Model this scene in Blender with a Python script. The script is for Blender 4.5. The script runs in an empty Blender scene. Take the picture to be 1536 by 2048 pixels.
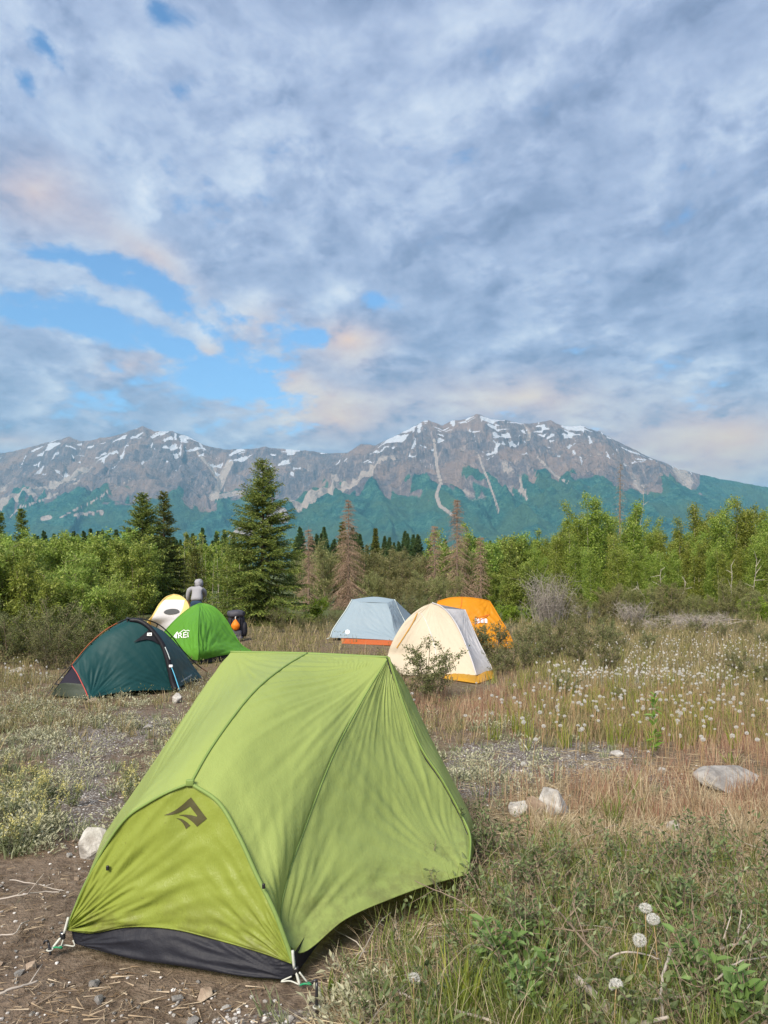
import bpy, bmesh, math, random
import numpy as np
from mathutils import Vector, Matrix, noise as mnoise

S = bpy.context.scene
COL = S.collection
F = 1479.1            # focal length in photograph pixels
HOR = 1145.0          # horizon row
EYE = 1.6

# ------------------------------------------------------------------ camera
cd = bpy.data.cameras.new('camera'); cam = bpy.data.objects.new('camera', cd); COL.objects.link(cam)
cam.location = (0, 0, EYE); cam.rotation_euler = (math.radians(90), 0, 0)
cd.sensor_fit = 'VERTICAL'; cd.sensor_height = 36.0; cd.sensor_width = 27.0; cd.lens = 26.0
cd.shift_y = (HOR - 1024) / 2048.0
cd.clip_start = 0.05; cd.clip_end = 60000
S.camera = cam
S.view_settings.view_transform = 'Standard'; S.view_settings.look = 'None'
S.view_settings.gamma = 1.0
EXPO = 2.2
S.view_settings.exposure = EXPO
try:
    S.cycles.use_denoising = True
    S.cycles.max_bounces = 6; S.cycles.transparent_max_bounces = 8
    S.cycles.diffuse_bounces = 3; S.cycles.glossy_bounces = 2; S.cycles.transmission_bounces = 4
    S.cycles.volume_bounces = 0
    S.cycles.sample_clamp_indirect = 6.0
    S.cycles.use_adaptive_sampling = True; S.cycles.adaptive_threshold = 0.01
except Exception:
    pass

def lin(r, g, b):
    def f(c):
        c /= 255.0
        return c / 12.92 if c <= 0.04045 else ((c + 0.055) / 1.055) ** 2.4
    return (f(r), f(g), f(b), 1.0)

# ------------------------------------------------------------------ node helper
class NT:
    def __init__(s, tree): s.t = tree; s.n = tree.nodes; s.l = tree.links
    def node(s, typ, ins=None, **kw):
        n = s.n.new(typ)
        for k, v in kw.items(): setattr(n, k, v)
        for k, v in (ins or {}).items():
            s.put(n.inputs[k], v)
        return n
    def put(s, sock, v):
        if isinstance(v, bpy.types.NodeSocket): s.l.new(v, sock)
        elif isinstance(v, bpy.types.Node): s.l.new(v.outputs[0], sock)
        else: sock.default_value = v
    def math(s, op, a, b=None, c=None, clamp=False):
        n = s.n.new('ShaderNodeMath'); n.operation = op; n.use_clamp = clamp
        s.put(n.inputs[0], a)
        if b is not None: s.put(n.inputs[1], b)
        if c is not None: s.put(n.inputs[2], c)
        return n.outputs[0]
    def mix(s, f, a, b, mode='MIX'):
        n = s.n.new('ShaderNodeMix'); n.data_type = 'RGBA'; n.blend_type = mode
        s.put(n.inputs[0], f); s.put(n.inputs[6], a); s.put(n.inputs[7], b)
        return n.outputs[2]
    def ss(s, x, a, b):
        n = s.n.new('ShaderNodeMapRange'); n.interpolation_type = 'SMOOTHSTEP'
        s.put(n.inputs[0], x); n.inputs[1].default_value = a; n.inputs[2].default_value = b
        n.inputs[3].default_value = 0; n.inputs[4].default_value = 1
        return n.outputs[0]
    def noise(s, vec, scale, detail=4, rough=0.5, dist=0.0):
        n = s.n.new('ShaderNodeTexNoise'); n.inputs['Scale'].default_value = scale
        n.inputs['Detail'].default_value = detail; n.inputs['Roughness'].default_value = rough
        n.inputs['Distortion'].default_value = dist
        if vec is not None: s.l.new(vec, n.inputs['Vector'])
        return n.outputs['Fac']
    def ramp(s, f, stops, interp='LINEAR'):
        n = s.n.new('ShaderNodeValToRGB'); s.put(n.inputs[0], f); r = n.color_ramp; r.interpolation = interp
        while len(r.elements) > 1: r.elements.remove(r.elements[-1])
        r.elements[0].position = stops[0][0]; r.elements[0].color = stops[0][1]
        for p, c in stops[1:]:
            e = r.elements.new(p); e.color = c
        return n.outputs[0]
    def xyz(s, x, y, z):
        n = s.n.new('ShaderNodeCombineXYZ')
        for i, v in enumerate((x, y, z)): s.put(n.inputs[i], v)
        return n.outputs[0]

# ------------------------------------------------------------------ sky: clear-sky model with broken cloud deck
SUN_EL, SUN_AZ = math.radians(42), math.radians(-152)      # azimuth from +Y, positive towards +X
W = bpy.data.worlds.new('World'); S.world = W; W.use_nodes = True
w = NT(W.node_tree); w.n.clear()
tc = w.node('ShaderNodeTexCoord')
sep = w.node('ShaderNodeSeparateXYZ', {0: tc.outputs['Generated']})
dx, dy, dz = sep.outputs
zz = w.math('ADD', w.math('MAXIMUM', dz, 0.0), 0.27)
qx = w.math('DIVIDE', dx, zz); qy = w.math('DIVIDE', dy, zz)
Q = w.xyz(qx, qy, 0.0)
yy = w.math('MAXIMUM', dy, 0.05)
U = w.math('DIVIDE', dx, yy); V = w.math('DIVIDE', dz, yy)     # direction, tangent units
wob = w.node('ShaderNodeTexNoise'); wob.inputs['Scale'].default_value = 3.2; wob.inputs['Detail'].default_value = 3
w.l.new(w.xyz(U, V, 0.0), wob.inputs['Vector'])
wsep = w.node('ShaderNodeSeparateColor', {0: wob.outputs['Color']})
Uw = w.math('ADD', U, w.math('MULTIPLY', w.math('SUBTRACT', wsep.outputs[0], 0.5), 0.16))
Vw = w.math('ADD', V, w.math('MULTIPLY', w.math('SUBTRACT', wsep.outputs[1], 0.5), 0.10))
UV = w.xyz(Uw, Vw, 0.0)
def blob(px, py, rx, ry, ang=0.0):
    m = w.n.new('ShaderNodeMapping'); m.vector_type = 'TEXTURE'
    m.inputs['Location'].default_value = ((px - 768) / F, (HOR - py) / F, 0)
    m.inputs['Rotation'].default_value = (0, 0, math.radians(-ang)); m.inputs['Scale'].default_value = (rx * 1.75 / F, ry * 1.75 / F, 1)
    w.l.new(UV, m.inputs['Vector'])
    g = w.n.new('ShaderNodeTexGradient'); g.gradient_type = 'QUADRATIC_SPHERE'; w.l.new(m.outputs[0], g.inputs[0])
    return g.outputs['Fac']
def addall(lst):
    o = None
    for b, k in lst:
        o = w.math('MULTIPLY', b, k) if o is None else w.math('MULTIPLY_ADD', b, k, o)
    return o
def wt(b, k): return (b, k)
# gaps where the blue shows, cloud banks, warm-lit banks (places in the sky, by direction)
gap = addall([wt(blob(150, 540, 330, 50, 12), .95), wt(blob(60, 630, 280, 62, 5), 1.1), wt(blob(330, 640, 240, 55, 18), .9), wt(blob(360, 705, 300, 90, 14), .78),
              wt(blob(530, 800, 200, 75, 0), .8), wt(blob(455, 530, 60, 40, 30), .35), wt(blob(622, 692, 60, 28, 0), 1.0), wt(blob(770, 612, 100, 42, 10), .95),
              wt(blob(95, 85, 80, 36, 50), .7), wt(blob(40, 150, 80, 34, 40), .7), wt(blob(350, 20, 80, 42, 50), .7), wt(blob(365, 175, 40, 30, 40), .3),
              wt(blob(180, 800, 380, 80, 0), .45), wt(blob(10, 200, 40, 40), .35)])
bank = addall([wt(blob(300, 490, 330, 60, 20), .35), wt(blob(60, 400, 240, 80, 20), .3), wt(blob(680, 690, 90, 40, 0), .4), wt(blob(640, 600, 70, 40, 0), .3),
               wt(blob(200, 600, 280, 26, 22), .60), wt(blob(330, 665, 190, 24, 25), .5), wt(blob(30, 560, 120, 22, 25), .5), wt(blob(150, 690, 260, 20, 12), .45), wt(blob(480, 690, 90, 30, 20), .45), wt(blob(230, 565, 60, 14, 10), .35), wt(blob(400, 640, 60, 20, 20), .4), wt(blob(420, 715, 40, 26, 0), .4), wt(blob(660, 800, 220, 50, 0), .4), wt(blob(250, 765, 60, 14), .35), wt(blob(300, 725, 60, 14, 15), .35)])
warm = addall([wt(blob(690, 695, 95, 38, 0), 1.0), wt(blob(60, 390, 130, 90, 30), .6), wt(blob(270, 530, 160, 45, 28), .55), wt(blob(660, 835, 150, 50, 0), .75), wt(blob(540, 765, 70, 25, 0), .8),
               wt(blob(1470, 890, 230, 80, 0), 1.0), wt(blob(1050, 800, 260, 55, 0), .8), wt(blob(1200, 880, 300, 40), .5), wt(blob(640, 790, 160, 60), .5), wt(blob(420, 720, 50, 30), .6), wt(blob(280, 740, 90, 30), .45), wt(blob(1350, 945, 330, 40), .5), wt(blob(520, 660, 60, 60), .45), wt(blob(20, 875, 200, 25), .5)])
dark = addall([wt(blob(1180, 420, 420, 220, 0), .55), wt(blob(880, 500, 300, 90, 0), .35), wt(blob(420, 560, 120, 50, 25), .35), wt(blob(1000, 90, 160, 110, 0), .25), wt(blob(280, 250, 120, 60), .2), wt(blob(1250, 700, 420, 120), .22), wt(blob(120, 830, 250, 50), .15)])
lite = addall([wt(blob(660, 80, 110, 60, 0), .55), wt(blob(840, 215, 90, 40, 20), .35), wt(blob(120, 190, 160, 60, 20), .3), wt(blob(920, 340, 60, 30), .3), wt(blob(680, 600, 90, 45), .35), wt(blob(1480, 220, 60, 120), .2), wt(blob(60, 30, 60, 60), .3), wt(blob(190, 610, 240, 25, 20), .35)])
# cloud texture: layers of fractal noise on a flat deck seen in perspective, stretched along the wind
mp = w.node('ShaderNodeMapping'); mp.inputs['Rotation'].default_value = (0, 0, math.radians(28)); mp.inputs['Scale'].default_value = (1.0, 0.92, 1)
va = w.node('ShaderNodeVectorMath', operation='MULTIPLY_ADD'); w.l.new(wob.outputs['Color'], va.inputs[0]); va.inputs[1].default_value = (.13, .13, 0); w.l.new(Q, va.inputs[2])
w.l.new(va.outputs[0], mp.inputs['Vector']); QQ = mp.outputs[0]
n1 = w.noise(QQ, 1.6, 4, .5)
n2 = w.noise(QQ, 4.4, 8, .62)
mo = w.node('ShaderNodeMapping'); mo.inputs['Location'].default_value = (.022, .05, 0); w.l.new(QQ, mo.inputs['Vector'])
n2o = w.noise(mo.outputs[0], 4.4, 5, .62)
n3 = w.noise(QQ, 19.0, 4, .62)
edge = w.math('SUBTRACT', n2, n2o)
c_ = w.math('ADD', w.math('ADD', w.math('MULTIPLY', w.math('SUBTRACT', n1, .5), 1.1), w.math('MULTIPLY', w.math('SUBTRACT', n2, .5), 2.0)), w.math('MULTIPLY', w.math('SUBTRACT', n3, .5), .75))
cov = w.math('SUBTRACT', w.math('ADD', w.math('ADD', c_, .62), bank), w.math('MULTIPLY', w.math('MINIMUM', gap, 1.0), .84))
alpha = w.math('MULTIPLY', w.ss(cov, -.04, .36), .97)
# brightness: thin cloud bright, thick cloud grey, relief from the offset lookup
br = w.math('SUBTRACT', .55, w.math('MULTIPLY', c_, .30))
br = w.math('ADD', br, w.math('MULTIPLY', edge, 1.5))
br = w.math('ADD', br, w.math('MULTIPLY', lite, .34))
br = w.math('SUBTRACT', br, w.math('MULTIPLY', dark, .17))
br = w.math('ADD', br, w.math('MULTIPLY', warm, .14))
br = w.math('ADD', br, w.math('MULTIPLY', gap, .08))
br = w.math('ADD', br, w.math('MULTIPLY', w.math('SUBTRACT', n3, .5), .20))
vein = w.math('SUBTRACT', 1.0, w.ss(w.math('ABSOLUTE', w.math('SUBTRACT', n2, .5)), .0, .085))
br = w.math('ADD', br, w.math('MULTIPLY', vein, .075))
ccol = w.ramp(br, [(.25, lin(124, 138, 170)), (.45, lin(152, 166, 198)), (.62, lin(178, 191, 220)), (.80, lin(208, 219, 238)), (1.0, lin(242, 246, 251))])
lowh = w.ss(V, .36, .08)
ccol = w.mix(w.math('MULTIPLY', lowh, .38), ccol, w.ramp(br, [(.2, lin(136, 152, 172)), (.55, lin(180, 188, 200)), (.9, lin(236, 232, 226))]))
wf = w.math('MULTIPLY', w.math('MINIMUM', warm, 1.0), w.ss(br, .18, .62), clamp=True)
ccol = w.mix(wf, ccol, w.ramp(br, [(.25, lin(200, 178, 182)), (.55, lin(246, 208, 190)), (.85, lin(255, 226, 196))]))
sky = w.node('ShaderNodeTexSky', sky_type='NISHITA')
sky.sun_disc = False; sky.sun_elevation = SUN_EL; sky.sun_rotation = SUN_AZ; sky.altitude = 300; sky.air_density = 1.3; sky.dust_density = 0.4; sky.ozone_density = 2.0
bg1 = w.node('ShaderNodeBackground', {'Color': w.mix(1.0, sky.outputs[0], (.62, .80, .96, 1), 'MULTIPLY'), 'Strength': 0.043})
bg2 = w.node('ShaderNodeBackground', {'Color': ccol, 'Strength': 2 ** -EXPO * 1.03})
ms = w.node('ShaderNodeMixShader', {0: alpha, 1: bg1.outputs[0], 2: bg2.outputs[0]})
out = w.node('ShaderNodeOutputWorld', {'Surface': ms.outputs[0]})
W.cycles.sampling_method = 'MANUAL'; W.cycles.sample_map_resolution = 512

# ------------------------------------------------------------------ sun, softened by the cloud deck
sl = bpy.data.lights.new('sun', 'SUN'); sl.energy = 1.5; sl.angle = math.radians(28); sl.color = (1.0, .91, .78)
so = bpy.data.objects.new('sun', sl); COL.objects.link(so)
sd = Vector((math.sin(SUN_AZ) * math.cos(SUN_EL), math.cos(SUN_AZ) * math.cos(SUN_EL), math.sin(SUN_EL)))
so.rotation_euler = (-sd).to_track_quat('-Z', 'Y').to_euler(); so.location = (-20, -10, 30)
# ================================================================== mesh + object helpers
rng = np.random.default_rng(7)
random.seed(7)
MATS = {}

def mat(name):
    m = bpy.data.materials.new(name); m.use_nodes = True
    t = NT(m.node_tree); t.n.clear(); MATS[name] = m
    return m, t

def finish(t, shader, disp=None):
    o = t.n.new('ShaderNodeOutputMaterial'); t.l.new(shader, o.inputs['Surface'])
    if disp is not None: t.l.new(disp, o.inputs['Displacement'])

def mesh_np(name, V, Fc, smooth=False, mats=None, midx=None):
    """V (n,3), Fc (m,3) or (m,4) or a list of both"""
    me = bpy.data.meshes.new(name)
    V = np.asarray(V, dtype=np.float32)
    Fl = Fc if isinstance(Fc, list) else [Fc]
    Fl = [np.asarray(f, dtype=np.int32) for f in Fl if len(f)]
    loops = np.concatenate([f.ravel() for f in Fl]); tot = np.concatenate([np.full(len(f), f.shape[1], np.int32) for f in Fl])
    start = np.concatenate([[0], np.cumsum(tot)[:-1]]).astype(np.int32)
    me.vertices.add(len(V)); me.vertices.foreach_set('co', V.ravel())
    me.loops.add(len(loops)); me.loops.foreach_set('vertex_index', loops)
    me.polygons.add(len(tot)); me.polygons.foreach_set('loop_start', start)
    if midx is not None: me.polygons.foreach_set('material_index', np.asarray(midx, np.int32))
    me.polygons.foreach_set('use_smooth', np.full(len(tot), smooth, dtype=bool))
    for m in (mats or []): me.materials.append(m)
    me.update(calc_edges=True); me.validate(verbose=False)
    return me

def obj(name, me, parent=None, loc=(0, 0, 0), rot=(0, 0, 0), sc=(1, 1, 1)):
    o = bpy.data.objects.new(name, me); COL.objects.link(o)
    o.location = loc; o.rotation_euler = rot; o.scale = sc
    if parent is not None: o.parent = parent
    return o

def tag(o, label=None, cat=None, group=None, kind=None):
    if label: o['label'] = label
    if cat: o['category'] = cat
    if group: o['group'] = group
    if kind: o['kind'] = kind
    return o

def empty(name, loc, label, cat, group=None, rz=0.0, sc=1.0):
    o = bpy.data.objects.new(name, None); COL.objects.link(o); o.empty_display_size = .1
    o.location = loc; o.rotation_euler = (0, 0, rz); o.scale = (sc, sc, sc)
    return tag(o, label, cat, group)

def px(x, y, Y):
    return np.array([(x - 768) * Y / F, Y, EYE - (y - HOR) * Y / F])
def gp(x, y, z=0.0):
    Y = (EYE - z) * F / (y - HOR); return np.array([(x - 768) * Y / F, Y, z])
def topx(x, y, z=0.0):
    return 768 + F * x / y, HOR + F * (EYE - z) / y

# --- gradient noise in numpy
_perm = rng.permutation(512).astype(np.int64); _perm = np.concatenate([_perm, _perm, _perm])
_ga = np.linspace(0, 2 * np.pi, 64, endpoint=False); _gx, _gy = np.cos(_ga), np.sin(_ga)
def pn(x, y):
    x = np.asarray(x, float); y = np.asarray(y, float)
    xi = np.floor(x).astype(np.int64); yi = np.floor(y).astype(np.int64); xf = x - xi; yf = y - yi
    u = xf ** 3 * (xf * (xf * 6 - 15) + 10); v = yf ** 3 * (yf * (yf * 6 - 15) + 10)
    def g(ix, iy, dx, dy):
        h = _perm[(_perm[ix & 511] + iy) & 511] & 63
        return _gx[h] * dx + _gy[h] * dy
    a = g(xi, yi, xf, yf); b = g(xi + 1, yi, xf - 1, yf); c = g(xi, yi + 1, xf, yf - 1); d = g(xi + 1, yi + 1, xf - 1, yf - 1)
    return ((a + u * (b - a)) + v * ((c + u * (d - c)) - (a + u * (b - a)))) * 1.5
def fbm(x, y, o=5, g=.5):
    s = 0; a = 1.0; t = 0
    for i in range(o):
        s = s + a * pn(x * 2 ** i + 17.3 * i, y * 2 ** i - 9.1 * i); t += a; a *= g
    return s / t
def sst(x, a, b):
    t = np.clip((np.asarray(x, float) - a) / (b - a), 0, 1); return t * t * (3 - 2 * t)

def grid_faces(nr, nc):
    i = np.arange(nr - 1)[:, None] * nc + np.arange(nc - 1)[None, :]
    return np.stack([i, i + 1, i + nc + 1, i + nc], -1).reshape(-1, 4)

def point_attr(me, name, arr):
    a = me.attributes.new(name, 'FLOAT_COLOR', 'POINT')
    arr = np.asarray(arr, np.float32)
    if arr.shape[1] == 3: arr = np.concatenate([arr, np.ones((len(arr), 1), np.float32)], 1)
    a.data.foreach_set('color', arr.ravel())

# ================================================================== mountains
def build_mountains():
    nc, nr = 1000, 400
    u = np.linspace(-.80, .80, nc); Yr = np.concatenate([np.linspace(3000, 5500, 90, endpoint=False), np.linspace(5500, 9600, 290, endpoint=False), np.linspace(9600, 12500, 20)])
    nr = len(Yr)
    UU, YY = np.meshgrid(u, Yr); X = UU * YY; Y = YY.copy()
    def pl(lst): return [px(*p) for p in lst]
    R0 = 8000
    rc = [(700, 905, 8300), (722, 888, 8250), (750, 890, 8200), (790, 872, R0), (835, 850, R0), (858, 840, R0), (885, 851, R0), (905, 843, R0), (930, 839, R0), (955, 830, R0), (985, 839, R0), (1010, 841, R0), (1050, 848, R0), (1100, 842, R0),
          (1130, 851, R0), (1165, 852, R0), (1200, 864, R0), (1240, 885, R0), (1300, 914, R0), (1350, 934, R0), (1400, 949, R0), (1460, 961, R0), (1536, 974, R0), (1700, 1000, R0), (1950, 1040, R0)]
    L0 = 9000
    lc = [(-420, 975, L0), (-200, 935, L0), (0, 908, L0), (60, 894, L0), (100, 883, L0), (138, 874, L0), (160, 882, L0), (190, 879, L0), (230, 871, L0), (262, 861, L0), (285, 853, L0), (310, 862, L0), (345, 863, L0), (375, 872, L0), (410, 890, L0),
          (440, 898, L0), (500, 898, L0), (530, 894, L0), (600, 900, L0), (655, 906, L0), (700, 905, L0), (760, 915, L0)]
    spurs = [
        [(850, 845, 8000), (800, 880, 7700), (740, 925, 7300), (680, 962, 6900), (620, 995, 6500), (560, 1024, 6200), (470, 1062, 5800)],
        [(200, 877, 9000), (170, 922, 8400), (110, 958, 8000), (55, 985, 7600), (0, 1010, 7300), (-100, 1048, 7000)],
        [(285, 854, 9000), (318, 905, 8500), (370, 950, 8100), (410, 985, 7700), (440, 1030, 7200)],
        [(262, 862, 9000), (240, 915, 8400), (215, 965, 7900), (180, 1010, 7400), (160, 1050, 6900)],
        [(530, 895, 9000), (545, 940, 8500), (560, 985, 7900)],
        [(955, 831, 8000), (985, 885, 7500), (1020, 940, 7050), (1060, 1000, 6500), (1090, 1050, 5900)],
        [(905, 844, 8000), (925, 900, 7500), (950, 960, 7000), (955, 1020, 6400)],
        [(845, 848, 8000), (825, 905, 7500), (790, 965, 7000), (750, 1020, 6400)],
        [(1100, 843, 8000), (1140, 900, 7500), (1180, 955, 7000), (1230, 1010, 6400)],
        [(1200, 865, 8000), (1260, 930, 7500), (1330, 985, 6900)],
        [(1050, 849, 8000), (1075, 900, 7550), (1105, 950, 7100)],
        [(60, 895, 9000), (40, 935, 8500), (-20, 965, 8000)], [(345, 864, 9000), (380, 915, 8500), (430, 965, 8000)], [(440, 899, 9000), (470, 935, 8600), (500, 975, 8200)], [(610, 902, 9000), (640, 945, 8500), (650, 985, 8100)], [(722, 890, 8250), (700, 930, 7900), (690, 965, 7600)], [(1010, 843, 8000), (1040, 885, 7650), (1075, 925, 7300)],
        [(138, 875, 9000), (100, 920, 8500), (70, 950, 8200)],
        [(1160, 853, 8000), (1205, 905, 7500), (1255, 955, 7000)],
    ]
    wx = fbm(X / 1500, Y / 1500, 4) * 620; wy = fbm(X / 1500 + 40, Y / 1500, 4) * 400
    def field(poly, width_k, spur):
        P = np.array(pl(poly)); H = np.full(X.shape, -1e9); D = np.full(X.shape, 1e9); Sc = np.zeros(X.shape); acc = 0.0
        for a, b in zip(P[:-1], P[1:]):
            d = b[:2] - a[:2]; L2 = d @ d
            t = np.clip(((X - a[0]) * d[0] + (Y - a[1]) * d[1]) / L2, 0, 1)
            dist = np.hypot(X - a[0] - t * d[0], Y - a[1] - t * d[1]); hc = a[2] + t * (b[2] - a[2])
            W_ = np.maximum(hc, 200) * width_k
            q = np.clip(1 - dist / W_, 0, 1)
            h = hc * (q ** (1.55 if not spur else 1.25)) - (dist > W_) * 30
            H = np.maximum(H, h); nearer = dist < D; sd = np.sign((X - a[0]) * d[1] - (Y - a[1]) * d[0]); Sc = np.where(nearer, acc + t * math.sqrt(L2) + 7000 * sd, Sc); D = np.minimum(D, dist); acc += math.sqrt(L2)
        return H, D, Sc
    # coarse crests keep their skyline; the faces get spurs and gullies
    Hr, Dr, _ = field(rc, 2.25, False); Hl, Dl, _ = field(lc, 2.2, False)
    H = np.maximum(Hr, Hl); Dm = np.minimum(Dr, Dl)
    Ds = []; DN = np.full(X.shape, 1e9); SN = np.zeros(X.shape)
    for s_ in spurs:
        h, d, sc_ = field(s_, 1.0, True); k = 40.0; SN = np.where(d < DN, sc_ + 3000 * len(Ds), SN); DN = np.minimum(DN, d)
        m = np.maximum(H, h); H = m + k * np.exp(-np.abs(H - h) / k) * .35 * (h > 0)
        Ds.append(d)
    crest = sst(Dm, 20, 420)                                     # 0 on the crest
    hh = np.clip(H / 1500, 0, 1.2)
    def ridged(v): return 1 - np.abs(v) * 2.0
    g1 = ridged(pn((X + wx * .9) / 430, (Y + wy) / 3200))
    g2 = ridged(pn((X + wx * .7) / 190 + 31, (Y + wy * .7) / 1300))
    g3 = ridged(pn((X + wx * .5) / 88 + 7, (Y + wy * .5) / 520 + 5))
    g4 = fbm(X / 140, Y / 200, 4)
    gs = ridged(pn(SN / 150 + wx / 900, (DN + wy * .3) / 900)); gs2 = ridged(pn(SN / 62 + 3 + wx / 500, DN / 420)); ws_ = sst(DN, 900, 250) * sst(DN, 5, 60)
    amp = crest * sst(H, 40, 500)
    H2 = H + amp * ((g1 - .45) * 90 + ((g2 - .45) * 80 + (g3 - .45) * 40) * (1 - .75 * ws_) + ws_ * ((gs - .45) * 80 + (gs2 - .45) * 30) + g4 * 24 + fbm(X / 45, Y / 70, 2) * 8 - 75 * (1 - sst(Dm, 700, 1800))) + (1 - crest) * (fbm(X / 60, Y / 90, 3) * 9) + fbm(X / 300, Y / 300, 5) * 14 * sst(H, 20, 200)
    H2 = np.maximum(H2, -2.0)
    # surface cover, from height, slope and gully form
    gully = 1 - (.5 * g1 + .5 * g2)
    tl = 820 + 130 * fbm(X / 700, Y / 700, 5) + 210 * (sst(g1, .2, .95) - .5) + 90 * (sst(g2, .3, 1) - .5) - 60 * sst(X, -500, -3000)
    tl = tl + 330 * sst(X, 2300, 4200)
    forest = 1 - sst(H2, tl - 60, tl + 60)
    g5 = ridged(pn((X + wx * .35) / 70 + 3, (Y + wy * .3) / 1500 + 2))
    patch = fbm(X / 330 + 2, Y / 700, 3)
    right = sst(X, -700, 0) * (1 - sst(X, 2300, 2900))
    sn = (1 - ws_) * (.75 * (1 - g5) + .35 * (1 - g2) + .50 * (1 - g3)) + ws_ * (.95 * (1 - gs) + .65 * (1 - gs2)) + .60 * patch + (H2 - 1560) / 1700 + .16 * right
    snow = sst(sn, 1.06, 1.16) * sst(H2, 960, 1150)
    chute = sst(g2, .12, -.15) * sst(H2, 560, 820) * sst(fbm(X / 260 + 9, Y / 900, 3), .05, .35)
    chute = np.maximum(chute, sst(g1, .02, -.25) * sst(H2, 420, 760) * sst(fbm(X / 600 + 3, Y / 2500, 2), .0, .22))
    scree = chute * .55
    for i, (lo, hi, wd) in {0: (230, 1300, 95), 1: (250, 1400, 120)}.items():
        jag = wd * (1 + .7 * fbm(X / 160, Y / 160, 4))
        off = sst(jag - Ds[i], 0, 25) * sst(H2, lo, lo + 80) * (1 - sst(H2, hi - 250, hi)) * sst(fbm(X / 420 + 5, Y / 420, 3), -.38, -.1)
        scree = np.maximum(scree, off)
    # stream courses down the right massif: pale gravel strips
    def strip(path, wd):
        P = np.array([px(*p) for p in path])[:, :2]; D = np.full(X.shape, 1e9)
        for a, b in zip(P[:-1], P[1:]):
            d = b - a; t = np.clip(((X - a[0]) * d[0] + (Y - a[1]) * d[1]) / (d @ d), 0, 1)
            D = np.minimum(D, np.hypot(X + wx * .08 - a[0] - t * d[0], Y - a[1] - t * d[1]))
        return D
    Zt = H2.copy()
    PX = 768 + F * X / Y; PY = HOR + F * (EYE - H2) / Y
    return X, Y, H2, forest, snow, scree, PX, PY, u, Yr

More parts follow.
